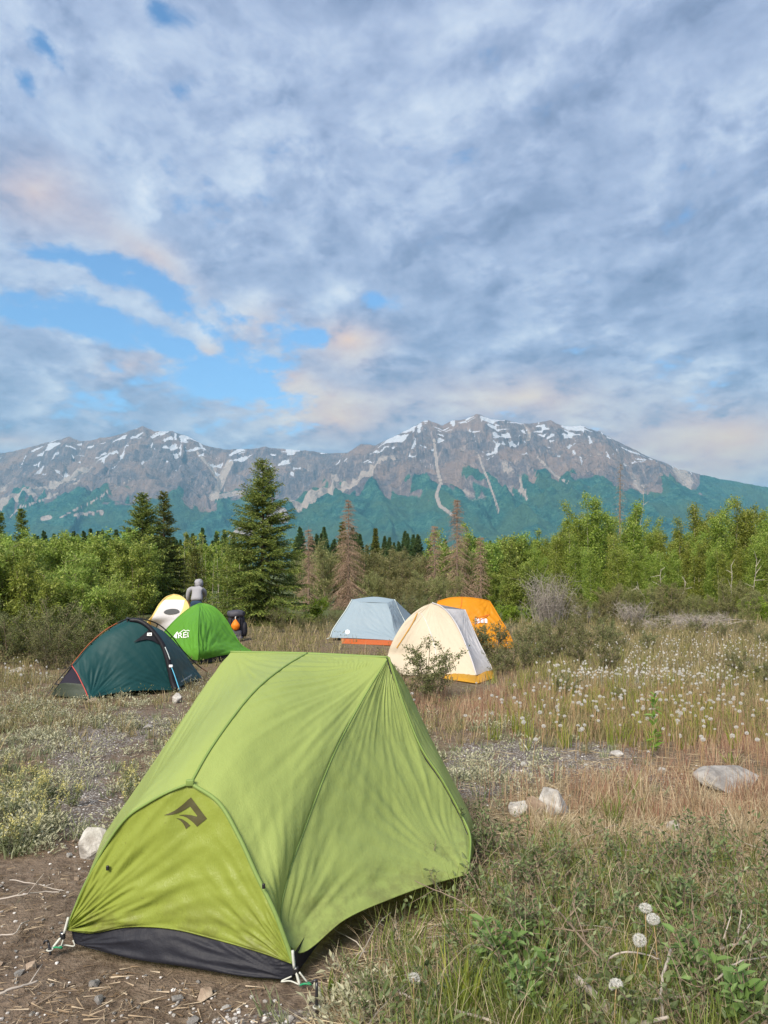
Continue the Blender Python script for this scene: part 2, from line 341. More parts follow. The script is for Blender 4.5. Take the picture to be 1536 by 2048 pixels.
def mountain_object():
    X, Y, Z, forest, snow, scree, PX, PY, u, Yr = build_mountains()
    nr, nc = X.shape
    # stream beds and fans: follow fall lines given by their real courses on the slope
    def course(pts, w0, w1):
        m = np.zeros(X.shape); P = np.array(pts, float)
        for (ax, ay), (bx, by) in zip(P[:-1], P[1:]):
            dx_, dy_ = bx - ax, by - ay; t = np.clip(((PX - ax) * dx_ + (PY - ay) * dy_) / (dx_ * dx_ + dy_ * dy_), 0, 1)
            d = np.hypot(PX - ax - t * dx_, PY - ay - t * dy_) + 2.0 * fbm(X / 70, Y / 70, 3)
            m = np.maximum(m, sst(d, w1, w0))
        return m
    vis = np.ones(X.shape)
    c = np.zeros(X.shape)
    for pts, a, b in [([(868, 880), (872, 915), (876, 945), (882, 965), (872, 990), (880, 1012), (905, 1030)], 1.5, 4.5),
                      ([(955, 905), (972, 950), (985, 985), (998, 1022)], .8, 3.2),
                      ([(1040, 955), (1045, 982), (1055, 1000)], .8, 4), ([(1075, 915), (1110, 950), (1140, 968)], .8, 3.5),
                      ([(395, 905), (425, 940), (440, 965)], 1.0, 5), ([(460, 925), (447, 950), (440, 970), (425, 995)], 3, 11), ([(425, 995), (485, 985)], 2.5, 7),
                      ([(160, 960), (100, 995), (40, 1015), (20, 1035)], .7, 2.4), ([(260, 960), (190, 1000), (120, 1035)], .6, 2.2), ([(1042, 980), (1048, 985)], 3, 9), ([(85, 1037), (100, 1035)], 2, 7), ([(150, 1030), (215, 1022)], 1, 5)]:
        c = np.maximum(c, course(pts, a, b) * (PY < 1060))
    scree = np.maximum(scree, c * .9)
    forest = forest * (1 - sst(scree, .2, .6))
    V = np.stack([X, Y, Z], -1).reshape(-1, 3)
    me = mesh_np('mountain_range', V, grid_faces(nr, nc), smooth=True)
    point_attr(me, 'cover', np.stack([forest.ravel(), snow.ravel(), scree.ravel()], 1))
    m, t = mat('mountain_rock')
    at = t.node('ShaderNodeAttribute', attribute_name='cover'); sp = t.node('ShaderNodeSeparateColor', {0: at.outputs['Color']})
    geo = t.node('ShaderNodeNewGeometry'); P = geo.outputs['Position']
    nA = t.noise(P, .012, 6, .6); nB = t.noise(P, .0022, 4, .5); nC = t.noise(P, .05, 5, .7)
    rock = t.ramp(nA, [(.3, (.18, .128, .122, 1)), (.5, (.30, .222, .20, 1)), (.7, (.44, .335, .285, 1))])
    ms_ = t.node('ShaderNodeMapping'); ms_.inputs['Scale'].default_value = (.022, .0022, .0035); t.l.new(P, ms_.inputs['Vector'])
    nD = t.noise(ms_.outputs[0], 1.0, 5, .6, .4)
    ms2 = t.node('ShaderNodeMapping'); ms2.inputs['Scale'].default_value = (.07, .007, .010); t.l.new(P, ms2.inputs['Vector'])
    nE = t.noise(ms2.outputs[0], 1.0, 4, .65, .3)
    rock = t.mix(t.ss(nD, .42, .60), t.mix(.6, rock, (.10, .085, .105, 1)), rock)
    rock = t.mix(t.ss(nE, .44, .60), t.mix(.55, rock, (.10, .085, .10, 1)), rock)
    rock = t.mix(t.math('MULTIPLY', t.ss(nE, .60, .70), .5), rock, (.45, .37, .32, 1))
    rock = t.mix(t.ss(nB, .45, .62), rock, t.mix(.6, rock, (.36, .235, .175, 1)))
    nF = t.noise(P, .009, 7, .62); nG = t.math('ADD', t.math('MULTIPLY', nC, .55), t.math('MULTIPLY', nF, .45))
    fo = t.ramp(nG, [(.36, (.006, .045, .042, 1)), (.5, (.030, .115, .090, 1)), (.62, (.10, .22, .15, 1))])  # forest green pushed to teal: part of the distance haze is in this colour
    fo = t.mix(t.ss(nB, .42, .6), fo, t.mix(.6, fo, (.075, .13, .06, 1)))
    ff = t.ss(t.math('ADD', sp.outputs[0], t.math('MULTIPLY', t.math('SUBTRACT', nA, .5), .9)), .35, .65)
    base = t.mix(ff, rock, fo)
    sc = t.mix(nA, (.38, .30, .25, 1), (.56, .47, .40, 1))
    base = t.mix(t.ss(t.math('ADD', sp.outputs[2], t.math('MULTIPLY', t.math('SUBTRACT', nC, .5), .7)), .32, .62), base, sc)
    base = t.mix(t.ss(t.math('ADD', sp.outputs[1], t.math('MULTIPLY', t.math('SUBTRACT', nC, .5), 1.6)), .50, .66), base, (.66, .67, .71, 1))
    bmp = t.node('ShaderNodeBump', {'Height': t.math('ADD', nA, t.math('MULTIPLY', nC, .4)), 'Strength': 1.0, 'Distance': 80.0})
    b = t.node('ShaderNodeBsdfPrincipled', {'Base Color': base, 'Roughness': .95, 'Normal': bmp.outputs[0]})
    b.inputs['Specular IOR Level'].default_value = .1
    finish(t, b.outputs[0]); me.materials.append(m)
    o = obj('mountains', me); tag(o, kind='structure')
    return o
mountain_object()

def build_far_peak():
    # small distant peak showing past the end of the massif
    nc, nr = 80, 30
    xs = np.linspace(-1500, 1500, nc); ys = np.linspace(-1200, 1200, nr); A, B = np.meshgrid(xs, ys)
    c = px(1560, 960, 14000)
    Z = c[2] * np.clip(1 - np.hypot(A / 1500, B / 1200), 0, 1) ** .8 + fbm(A / 300, B / 300, 5) * 120
    me = mesh_np('far_peak', np.stack([A + c[0], B + 14000, Z - 20], -1).reshape(-1, 3), grid_faces(nr, nc), True, [MATS['mountain_rock']])
    point_attr(me, 'cover', np.stack([np.zeros(Z.size), sst(fbm(A / 200, B / 200, 4), -.05, .15).ravel() * .8, np.zeros(Z.size)], 1))
    tag(obj('far_peak', me), kind='structure')
build_far_peak()
# ================================================================== air between here and the mountains
def haze_box():
    x0, x1, y0, y1, z0, z1 = -16000, 16000, -300, 16500, -25, 1765
    V = [(x, y, z) for z in (z0, z1) for y in (y0, y1) for x in (x0, x1)]
    Fc = [(0, 2, 3, 1), (4, 5, 7, 6), (0, 1, 5, 4), (1, 3, 7, 5), (3, 2, 6, 7), (2, 0, 4, 6)]
    me = mesh_np('haze', V, np.array(Fc))
    m, t = mat('haze_air')
    v = t.node('ShaderNodeVolumePrincipled', {'Color': (.30, .72, 1.0, 1), 'Density': HAZE_D})
    v.inputs['Anisotropy'].default_value = 0.1
    o = t.n.new('ShaderNodeOutputMaterial'); t.l.new(v.outputs[0], o.inputs['Volume'])
    me.materials.append(m)
    tag(obj('haze', me), label='pale blue air between the camp and the mountains', kind='stuff')
HAZE_D = 6.2e-5
haze_box()
# ================================================================== ground
def gz(x, y):
    x = np.asarray(x, float); y = np.asarray(y, float)
    near = 1 - sst(np.hypot(x, y - 8), 25, 70)
    flat = 1.0
    return (fbm(x / 2.6 + 3, y / 2.6, 3) * .045 + fbm(x / .55, y / .55, 3) * .014) * near - .02 * near
def region(x, y):
    return topx(x, y)
def ell(P, Q, cx, cy, rx, ry):
    return np.exp(-(((P - cx) / rx) ** 2 + ((Q - cy) / ry) ** 2))
def soil_mask(x, y):
    P, Q = topx(x, np.maximum(y, .8))
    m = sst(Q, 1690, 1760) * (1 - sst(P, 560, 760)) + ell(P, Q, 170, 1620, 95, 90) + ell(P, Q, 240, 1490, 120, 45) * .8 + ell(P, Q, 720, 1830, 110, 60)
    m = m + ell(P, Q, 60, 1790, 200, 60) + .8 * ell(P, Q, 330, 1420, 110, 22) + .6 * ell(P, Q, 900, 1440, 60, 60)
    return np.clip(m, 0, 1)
def gravel_mask(x, y):
    P, Q = topx(x, np.maximum(y, .8))
    m = ell(P, Q, 1090, 1510, 190, 38) + ell(P, Q, 960, 1560, 90, 50) * .8 + ell(P, Q, 1290, 1560, 120, 30) * .5 + ell(P, Q, 170, 1580, 90, 120) * .75 + ell(P, Q, 300, 1450, 130, 45) * .6 + ell(P, Q, 60, 1480, 120, 30) * .4 + ell(P, Q, 560, 2030, 160, 30) * .8
    return np.clip(m, 0, 1)

def build_ground():
    xs = np.concatenate([-np.geomspace(16000, 9.2, 50), np.linspace(-9, 9, 241), np.geomspace(9.2, 16000, 50)])
    ys = np.concatenate([-np.geomspace(290, 1.2, 16), np.linspace(-1, 1.4, 10), np.linspace(1.5, 18, 300), np.geomspace(18.2, 16000, 90)])
    A, B = np.meshgrid(xs, ys); Z = gz(A, B)
    me = mesh_np('ground', np.stack([A, B, Z], -1).reshape(-1, 3), grid_faces(len(ys), len(xs)), True)
    jit = fbm(A / .5, B / .5, 4) * .35
    s_ = np.where(B > 1.0, np.clip(soil_mask(A, B) + jit * (soil_mask(A, B) > .05), 0, 1), .3); g_ = np.where(B > 1.0, np.clip(gravel_mask(A, B) + jit * .7, 0, 1), 0)
    far = sst(B, 17, 30)
    point_attr(me, 'cover', np.stack([s_.ravel(), g_.ravel(), far.ravel()], 1))
    m, t = mat('ground_soil')
    at = t.node('ShaderNodeAttribute', attribute_name='cover'); sp = t.node('ShaderNodeSeparateColor', {0: at.outputs['Color']})
    P = t.node('ShaderNodeNewGeometry').outputs['Position']
    n1 = t.noise(P, 3.0, 6, .6); n2 = t.noise(P, 22.0, 5, .65); n3 = t.noise(P, 90.0, 3, .6); n0 = t.noise(P, .7, 3, .5)
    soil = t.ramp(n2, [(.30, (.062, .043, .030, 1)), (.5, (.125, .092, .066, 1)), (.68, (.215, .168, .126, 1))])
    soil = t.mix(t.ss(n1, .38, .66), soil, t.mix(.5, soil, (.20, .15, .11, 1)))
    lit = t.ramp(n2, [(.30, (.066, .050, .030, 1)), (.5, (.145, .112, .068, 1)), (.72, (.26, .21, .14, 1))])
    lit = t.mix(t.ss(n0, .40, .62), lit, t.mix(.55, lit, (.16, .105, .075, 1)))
    vo = t.node('ShaderNodeTexVoronoi', {'Scale': 55.0}); t.l.new(P, vo.inputs['Vector'])
    vs = t.node('ShaderNodeSeparateColor', {0: vo.outputs['Color']})
    gra = t.mix(t.ss(vo.outputs['Distance'], .15, .55), t.ramp(vs.outputs[0], [(0, (.22, .20, .18, 1)), (.5, (.38, .36, .34, 1)), (1, (.55, .53, .50, 1))]), (.12, .10, .085, 1))
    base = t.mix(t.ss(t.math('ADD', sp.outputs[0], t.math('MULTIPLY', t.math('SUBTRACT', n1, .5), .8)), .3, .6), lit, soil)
    base = t.mix(t.ss(t.math('ADD', sp.outputs[1], t.math('MULTIPLY', t.math('SUBTRACT', n2, .5), 1.4)), .35, .6), base, gra)
    base = t.mix(sp.outputs[2], base, t.mix(n1, (.055, .075, .025, 1), (.11, .13, .05, 1)))
    hgt = t.math('ADD', t.math('MULTIPLY', n2, 1.0), t.math('MULTIPLY', n3, .35))
    bm = t.node('ShaderNodeBump', {'Height': hgt, 'Strength': .9, 'Distance': .03})
    b = t.node('ShaderNodeBsdfPrincipled', {'Base Color': base, 'Roughness': .95, 'Normal': bm.outputs[0]})
    b.inputs['Specular IOR Level'].default_value = .2
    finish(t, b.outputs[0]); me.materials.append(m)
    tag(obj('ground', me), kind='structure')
build_ground()

# ================================================================== geometry builders
def catmull(P, n):
    P = np.asarray(P, float)
    if len(P) == 2: return P[0] + np.linspace(0, 1, n)[:, None] * (P[1] - P[0])
    d = np.concatenate([[0], np.cumsum(np.linalg.norm(np.diff(P, axis=0), axis=1) ** .5 + 1e-9)])
    d /= d[-1]; t = np.linspace(0, 1, n); out = np.zeros((n, P.shape[1]))
    # monotone-ish cubic hermite with finite-difference tangents
    m = np.gradient(P, d, axis=0)
    k = np.clip(np.searchsorted(d, t, side='right') - 1, 0, len(P) - 2)
    h = (d[k + 1] - d[k])[:, None]; s = ((t - d[k]) / (d[k + 1] - d[k]))[:, None]
    return (2 * s ** 3 - 3 * s ** 2 + 1) * P[k] + (s ** 3 - 2 * s ** 2 + s) * h * m[k] + (-2 * s ** 3 + 3 * s ** 2) * P[k + 1] + (s ** 3 - s ** 2) * h * m[k + 1]

def arc_resample(C, n):
    L = np.concatenate([[0], np.cumsum(np.linalg.norm(np.diff(C, axis=0), axis=1))])
    if L[-1] < 1e-9: return np.repeat(C[:1], n, 0)
    t = np.linspace(0, L[-1], n); return np.stack([np.interp(t, L, C[:, i]) for i in range(C.shape[1])], 1)
def curve(P, n):
    P = np.asarray(P, float)
    if len(P) == 1: return np.repeat(P, n, 0)
    return arc_resample(catmull(P, max(n * 3, 24)), n)

def tube(path, r, sides=6, caps=True):
    P = np.asarray(path, float); n = len(P); r = np.broadcast_to(np.asarray(r, float), (n,))
    T = np.gradient(P, axis=0); T /= np.linalg.norm(T, axis=1)[:, None] + 1e-12
    up = np.array([0, 0, 1.0]) if abs(T[0] @ [0, 0, 1]) < .9 else np.array([1.0, 0, 0])
    N = np.zeros_like(P); b = up - (up @ T[0]) * T[0]; N[0] = b / np.linalg.norm(b)
    for i in range(1, n):
        b = N[i - 1] - (N[i - 1] @ T[i]) * T[i]; N[i] = b / (np.linalg.norm(b) + 1e-12)
    B = np.cross(T, N); a = np.linspace(0, 2 * np.pi, sides, endpoint=False)
    V = P[:, None] + r[:, None, None] * (np.cos(a)[None, :, None] * N[:, None] + np.sin(a)[None, :, None] * B[:, None])
    V = V.reshape(-1, 3); i = np.arange(n - 1)[:, None] * sides; j = np.arange(sides)[None]
    q = np.stack([i + j, i + (j + 1) % sides, i + sides + (j + 1) % sides, i + sides + j], -1).reshape(-1, 4)
    fl = [q]
    if caps:
        V = np.concatenate([V, P[:1], P[-1:]]); c0, c1 = len(V) - 2, len(V) - 1; jj = np.arange(sides)
        fl.append(np.stack([np.full(sides, c0), (jj + 1) % sides, jj], -1)); e = (n - 1) * sides
        fl.append(np.stack([np.full(sides, c1), e + jj, e + (jj + 1) % sides], -1))
    return V, fl

def join(parts):
    """parts: list of (V, [faces...]) -> V, [quads, tris]"""
    Vs, q, tr, o = [], [], [], 0
    for V, fl in parts:
        for f in (fl if isinstance(fl, list) else [fl]):
            if len(f) == 0: continue
            (q if f.shape[1] == 4 else tr).append(np.asarray(f) + o)
        Vs.append(V); o += len(V)
    out = []
    if q: out.append(np.concatenate(q))
    if tr: out.append(np.concatenate(tr))
    return np.concatenate(Vs), out

def box(c, s, R=None, bev=0.0):
    """box with slightly chamfered edges"""
    c = np.array(c, float); h = np.array(s, float) / 2
    bm = bmesh.new(); bmesh.ops.create_cube(bm, size=1)
    for v in bm.verts: v.co = Vector((v.co.x * s[0], v.co.y * s[1], v.co.z * s[2]))
    if bev: bmesh.ops.bevel(bm, geom=bm.edges[:], offset=bev, segments=2, affect='EDGES', profile=.6)
    bmesh.ops.triangulate(bm, faces=bm.faces[:])
    bm.verts.index_update(); V = np.array([v.co[:] for v in bm.verts]); T = np.array([[v.index for v in f.verts] for f in bm.faces]); bm.free()
    if R is not None: V = V @ np.array(R).T
    return V + c, [T]

def coons(c0, c1, d0, d1):
    """c0 at v=0, c1 at v=1 (along u); d0 at u=0, d1 at u=1 (along v)"""
    nu, nv = len(c0), len(d0); u = np.linspace(0, 1, nu)[None, :, None]; v = np.linspace(0, 1, nv)[:, None, None]
    S_ = (1 - v) * c0[None] + v * c1[None] + (1 - u) * d0[:, None] + u * d1[:, None]
    S_ -= (1 - u) * (1 - v) * c0[0] + u * (1 - v) * c0[-1] + (1 - u) * v * c1[0] + u * v * c1[-1]
    return S_

def cloth(c0, c1, d0, d1, nu=50, nv=50, bulge=0.0, wr=(), crumple=0.0, cs=9.0, seed=0, flip=False, env=.06, out=None):
    """stretched fabric panel: wr = list of (anchor point, amplitude, folds per radian, reach)"""
    S_ = coons(curve(c0, nu), curve(c1, nu), curve(d0, nv), curve(d1, nv))
    du = np.gradient(S_, axis=1); dv = np.gradient(S_, axis=0); N = np.cross(du, dv)
    ln = np.linalg.norm(N, axis=2, keepdims=True); mean = N.sum((0, 1)); mean /= np.linalg.norm(mean)
    N = np.where(ln > 1e-9, N / np.maximum(ln, 1e-9), mean); N = N * .6 + mean * .4; N /= np.linalg.norm(N, axis=2, keepdims=True)
    sgn = 1.0
    if out is not None and mean @ np.asarray(out) < 0: sgn = -1.0
    N = N * sgn
    u = np.linspace(0, 1, nu)[None]; v = np.linspace(0, 1, nv)[:, None]
    e = sst(u, 0, env) * sst(1 - u, 0, env) * sst(v, 0, env) * sst(1 - v, 0, env)
    D = bulge * 16 * (u * (1 - u) * v * (1 - v))
    e1 = np.cross(mean, [0, 0, 1.0]); e1 = e1 / (np.linalg.norm(e1) + 1e-9) if np.linalg.norm(e1) > .05 else np.array([1.0, 0, 0]); e2 = np.cross(mean, e1)
    for k, (an, amp, fr, reach) in enumerate(wr):
        q = S_ - np.asarray(an); x = q @ e1; y = q @ e2; r = np.hypot(x, y); th = np.arctan2(y, x)
        n = pn(th * fr + 13 * k + seed, r * 1.6 / max(reach, .1) + seed * 3.1 + k) ; n2 = pn(th * fr * 2.3 + 5 * k + seed, r * 2.2 / max(reach, .1) + 9)
        f = (1 - np.abs(n) * 2.0) * .75 + n2 * .5
        D = D + amp * f * sst(r, 0, .12 * reach) * np.exp(-(r / reach) ** 2) * e
    if crumple:
        x = S_ @ e1; y = S_ @ e2
        c = (1 - 2.2 * np.abs(fbm(x * cs + seed * 7, y * cs + seed, 3))) * .6 + fbm(x * cs * .45, y * cs * .45 + seed, 3)
        D = D + crumple * c * e
    S_ = S_ + N * D[..., None]
    fc = grid_faces(nv, nu)
    if (sgn < 0) != flip: fc = fc[:, ::-1]
    return S_.reshape(-1, 3), fc

class Thing:
    def __init__(s, name, origin, label, cat, group=None):
        s.o = np.array(origin, float); s.root = empty(name, tuple(origin), label, cat, group)
    def part(s, name, V, fl, m, smooth=True, parent=None, label=None):
        me = mesh_np(name, np.asarray(V) - s.o, fl, smooth, [m] if not isinstance(m, (list, tuple)) else m)
        o = obj(name, me, parent or s.root)
        if label: o['label'] = label
        return o
    def tube(s, name, path, r, m, sides=6, n=None, parent=None, label=None):
        P = curve(path, n) if n else np.asarray(path, float)
        V, fl = tube(P, r, sides); return s.part(name, V, fl, m, True, parent, label)

from mathutils.bvhtree import BVHTree
from mathutils.geometry import tessellate_polygon
def bvh_of(o_list):
    V, T, k = [], [], 0
    for o in o_list:
        off = np.array(o.parent.location) if o.parent else np.zeros(3)
        me = o.data; n = len(me.vertices); co = np.zeros(n * 3, np.float32); me.vertices.foreach_get('co', co)
        V += [tuple(c) for c in (co.reshape(-1, 3) + off)]
        T += [[i + k for i in p.vertices] for p in me.polygons]; k += n
    return BVHTree.FromPolygons(V, T)
def printed(bvh, loops, lift=.003, sub=2, maxedge=6.0):
    """flat print on a fabric panel: outline(s) given where they lie on it, laid onto the panel surface"""
    bm = bmesh.new()
    for lp in loops:
        vs = [bm.verts.new((a, b, 0)) for a, b in lp]
        tris = tessellate_polygon([[Vector((a, b, 0)) for a, b in lp]])
        for tr in tris:
            try: bm.faces.new([vs[i] for i in tr])
            except Exception: pass
    for _ in range(sub):
        ed = [e for e in bm.edges if e.calc_length() > maxedge]
        if not ed: break
        bmesh.ops.subdivide_edges(bm, edges=ed, cuts=1); bmesh.ops.triangulate(bm, faces=bm.faces[:])
    bm.verts.ensure_lookup_table(); bm.verts.index_update()
    V = []; eye = Vector((0, 0, EYE))
    for v in bm.verts:
        d = Vector(tuple(px(v.co.x, v.co.y, 1.0))) - eye
        h = bvh.ray_cast(eye, d.normalized())
        if h[0] is None:
            h = bvh.find_nearest(eye + d.normalized() * 3)
        nrm = h[1] if h[1].dot(d) < 0 else -h[1]
        V.append(tuple(h[0] + nrm * lift))
    T = np.array([[v.index for v in f.verts] for f in bm.faces]); bm.free()
    return np.array(V), [T]
def text_loops_mesh(txt, size):
    """2D triangles of a word, x right, y up"""
    cu = bpy.data.curves.new('txt', 'FONT'); cu.body = txt; cu.size = size; cu.fill_mode = 'FRONT'
    o = bpy.data.objects.new('txt', cu); COL.objects.link(o)
    dg = bpy.context.evaluated_depsgraph_get(); me = o.evaluated_get(dg).to_mesh()
    V = np.array([v.co[:2] for v in me.vertices]); T = [list(p.vertices) for p in me.polygons]
    o.evaluated_get(dg).to_mesh_clear(); bpy.data.objects.remove(o); bpy.data.curves.remove(cu)
    return V, T

# ================================================================== fabric and simple materials
def fabric(name, col, col2=None, trans=.30, rough=.55, grain=600.0, bump=.12, sheen=.0, spec=.25, fine=26.0, dirt=0.0):
    m, t = mat(name)
    P = t.node('ShaderNodeTexCoord').outputs['Object']
    n = t.noise(P, 2.2, 5, .6); n2 = t.noise(P, fine, 4, .6); n3 = t.noise(P, grain, 2, .5)
    c = t.mix(n, (*col, 1), (*(col2 or tuple(x * .88 for x in col)), 1))
    c = t.mix(t.math('MULTIPLY', n3, .10), c, tuple(x * .6 for x in col) + (1,))
    hgt = n2
    if dirt:
        wp = t.node('ShaderNodeNewGeometry').outputs['Position']; sz = t.node('ShaderNodeSeparateXYZ', {0: wp})
        splash = t.math('MULTIPLY', t.ss(sz.outputs[2], .34, .03), t.ss(t.noise(wp, 7.0, 5, .7), .42, .66))
        specks = t.math('MULTIPLY', t.ss(t.noise(wp, 70.0, 2, .5), .70, .76), .5)
        c = t.mix(t.math('MULTIPLY', t.math('MAXIMUM', splash, specks), dirt), c, (.10, .075, .045, 1))
        mc = t.node('ShaderNodeMapping'); mc.inputs['Rotation'].default_value = (.3, .5, .4); mc.inputs['Scale'].default_value = (55, 55, 7); t.l.new(P, mc.inputs['Vector'])
        cr = t.math('ABSOLUTE', t.math('SUBTRACT', t.noise(mc.outputs[0], 1.0, 3, .55, .8), .5))
        hgt = t.math('ADD', n2, t.math('MULTIPLY', t.ss(cr, .10, .0), .35))
    bm = t.node('ShaderNodeBump', {'Height': hgt, 'Strength': bump, 'Distance': .02})
    b = t.node('ShaderNodeBsdfPrincipled', {'Base Color': c, 'Roughness': rough, 'Normal': bm.outputs[0]}); b.inputs['Specular IOR Level'].default_value = spec
    if trans > 0:
        tr = t.node('ShaderNodeBsdfTranslucent', {'Color': c, 'Normal': bm.outputs[0]})
        ms_ = t.node('ShaderNodeMixShader', {0: trans, 1: b.outputs[0], 2: tr.outputs[0]}); finish(t, ms_.outputs[0])
    else: finish(t, b.outputs[0])
    return m
def plain(name, col, rough=.6, spec=.3, metal=0.0, var=.25, scale=40.0):
    m, t = mat(name); P = t.node('ShaderNodeTexCoord').outputs['Object']; n = t.noise(P, scale, 4, .6)
    c = t.mix(n, tuple(x * (1 - var) for x in col) + (1,), tuple(min(1, x * (1 + var)) for x in col) + (1,))
    b = t.node('ShaderNodeBsdfPrincipled', {'Base Color': c, 'Roughness': rough, 'Metallic': metal}); b.inputs['Specular IOR Level'].default_value = spec
    finish(t, b.outputs[0]); return m
# ================================================================== the near green tent
M_fly = fabric('green_fly', (0.363, 0.450, 0.133), (0.338, 0.419, 0.123), trans=.32, rough=.42, bump=.14, dirt=.55)
M_foot = fabric('lime_foot', (.335, .405, .075), (.31, .375, .068), trans=.40, rough=.40, bump=.16, dirt=.55)
M_seam = fabric('green_seam', (0.205, 0.298, 0.079), trans=.1)
M_black = fabric('black_inner', (.016, .017, .024), trans=0, rough=.6, bump=.3, fine=14.0)
M_logo = plain('olive_print', (.060, .055, .018), .5, var=.12)
M_strap = plain('grey_strap', (.46, .47, .42), .6)
M_buckle = plain('black_buckle', (.02, .02, .022), .35)
M_green_cord = plain('green_cord', (.02, .22, .10), .5)
M_peg = plain('dark_peg', (.05, .05, .055), .35, metal=.6)
M_silver = plain('silver_buckle', (.6, .6, .6), .3, metal=.8)

TO = np.array([-.852, 3.021]); TT = .268; TA = np.array([math.sin(TT), math.cos(TT)]); TP = np.array([math.cos(TT), -math.sin(TT)])
def tl(u, v, z): q = TO + u * TA + v * TP; return np.array([q[0], q[1], z])
def near_tent():
    T = Thing('camping_tent', (-.5, 4.0, 0), 'big lime green tent with black emblem pitched on bare soil', 'tent')
    A, B = tl(0, -.519, .075), tl(0, .519, .075); H = tl(.121, 0, .703); R1, R2, M_ = tl(1.476, -.504, 1.108), tl(1.476, .504, 1.105), tl(1.476, 0, 1.113)
    ridge = [H, tl(.289, 0, .808), tl(.712, 0, .987), tl(1.1, 0, 1.07), M_]
    def mir(p):
        q = p[:2] - TO; u = q @ TA; v = q @ TP; return tl(u, -v, p[2])
    archB = [H, px(437, 1606, 3.09), px(478, 1674, 3.03), px(514, 1752, 2.97), px(550, 1826, 2.92), B]
    archA = [mir(p) for p in archB]
    # arch on the far-left follows its own outline
    archA = [H, px(338, 1585, 3.12), px(297, 1607, 3.13), px(256, 1635, 3.14), px(215, 1688, 3.15), px(168, 1776, 3.16), A]
    hemf = [A, px(181, 1865, 3.13), px(256, 1853, 3.08), px(344, 1857, 3.03), px(443, 1881, 2.97), px(525, 1905, 2.92), B]
    K = tl(2.02, 0, .92); D, C = tl(2.2, .50, .07), tl(2.2, -.50, .07)
    E2 = px(935, 1748, 3.68); E3 = px(950, 1690, 4.05)
    Bp = px(566, 1868, 2.93)                                      # seam foot, just up the arch from B
    Bh = B + np.array([.012, .01, .0])
    seam = [R2, px(724, 1401, 4.02), px(666, 1512, 3.62), px(607, 1664, 3.26), px(578, 1748, 3.10), px(561, 1835, 3.0), px(572, 1884, 2.94)]
    seamB = seam[-1]
    archB2 = archB[:-1] + [seamB]
    zipc = [R2, px(792, 1365, 4.28), px(810, 1420, 4.24), px(842, 1497, 4.18), px(883, 1559, 4.13), px(924, 1635, 4.08), E3]
    hemv = [seamB, px(600, 1905, 2.96), px(690, 1838, 3.15), px(784, 1796, 3.36), px(850, 1772, 3.5), E2]
    # foot panel
    foot = T.part('foot_panel', *cloth(archA[::-1] + archB[1:], hemf, [A], [B], 120, 60, 0, [(A, .026, 6.5, .62), (B, .014, 6.0, .45)], .0035, 9, 3, env=.03, out=[-TA[0], -TA[1], .4]), M_foot)
    right = T.part('side_panel', *cloth(ridge, [seamB] + seam[::-1][1:], archB2, [M_, tl(1.476, .25, 1.112), R2], 110, 100, .012, [(R2, .009, 11, 1.5), (seamB, .007, 7, .5)], .0025, 8, 1, env=.03, out=[.7, -.3, .6]), M_fly)
    zl = curve(zipc, 40)
    vest = T.part('vestibule_door', *cloth([R2], hemv, seam, zipc[:-1] + [px(938, 1668, 4.0), E2], 110, 110, -.018, [(E2, .008, 6, 1.0), (R2, .005, 10, .8), (seamB, .008, 5, .6)], .0038, 7, 5, env=.03, out=[.7, -.5, .5]), M_fly)
    zr = zipc[:-1] + [px(938, 1668, 4.0), E2]
    sil = [R2, px(820, 1389, 4.5), px(868, 1490, 4.5), px(902, 1556, 4.45), px(944, 1640, 4.35), px(952, 1690, 4.2), px(946, 1700, 4.25)]
    flap = T.part('vestibule_flap', *cloth([R2], [E2, (E2 + sil[-1]) / 2, sil[-1]], zr, sil, 30, 60, .01, [(R2, .012, 9, .8)], .004, 8, 6, out=[1, .2, .3]), M_fly)
    # back of vestibule, head end, far (left) side
    T.part('rear_panel', *cloth([R2], [sil[-1], D], sil, [R2, D], 30, 30, .0, [], .004, 8, 7, out=[.5, .8, .3]), M_fly)
    T.part('head_panel', *cloth([R1, M_, R2], [C, D], [R1, C], [R2, D], 40, 30, .05, [], .004, 8, 8, out=[TA[0], TA[1], .4]), M_fly)
    El = mir(E2); El[2] = .1
    left = T.part('roof_panel', *cloth(ridge, [A, tl(.35, -.50, .36), tl(.9, -.52, .76), R1], [H] + archA[1:], [M_, tl(1.476, -.25, 1.112), R1], 110, 90, -.012, [(R1, .007, 9, 1.3), (A, .008, 6, .6)], .002, 7, 9, env=.03, out=[-.6, -.2, .8]), M_fly)
    T.part('far_vestibule', *cloth([R1], [A, El], [R1, tl(.9, -.52, .76), tl(.35, -.50, .36), A], [R1, El], 40, 40, .0, [(R1, .010, 9, .9)], .004, 8, 10, out=[-.8, 0, .4]), M_fly)
    T.part('far_vestibule', *cloth([R1], [El, C], [R1, El], [R1, C], 30, 30, .0, [], .004, 8, 11, out=[-.8, .5, .4]), M_fly)
    # pole sleeves and seams stand proud of the fabric
    T.tube('ridge_sleeve', [p + np.array([0, 0, .003]) for p in ridge], .006, M_seam, 6, 60)
    T.tube('arch_sleeve', [p + np.array([.0, -.004, .004]) for p in archB], .0095, M_seam, 6, 60)
    T.tube('arch_sleeve', [p + np.array([.0, -.004, .004]) for p in archA], .006, M_seam, 6, 60)
    T.tube('cross_sleeve', [R1, M_, R2], .008, M_seam, 6, 30)
    T.tube('seam', seam, .0040, M_seam, 5, 60)
    T.tube('zip_cover', [p + np.array([.003, -.005, .002]) for p in zr], .006, M_seam, 5, 60)
    T.tube('zip', [p + np.array([-.010, -.012, 0]) for p in zr[:-1]], .004, M_buckle, 5, 60)
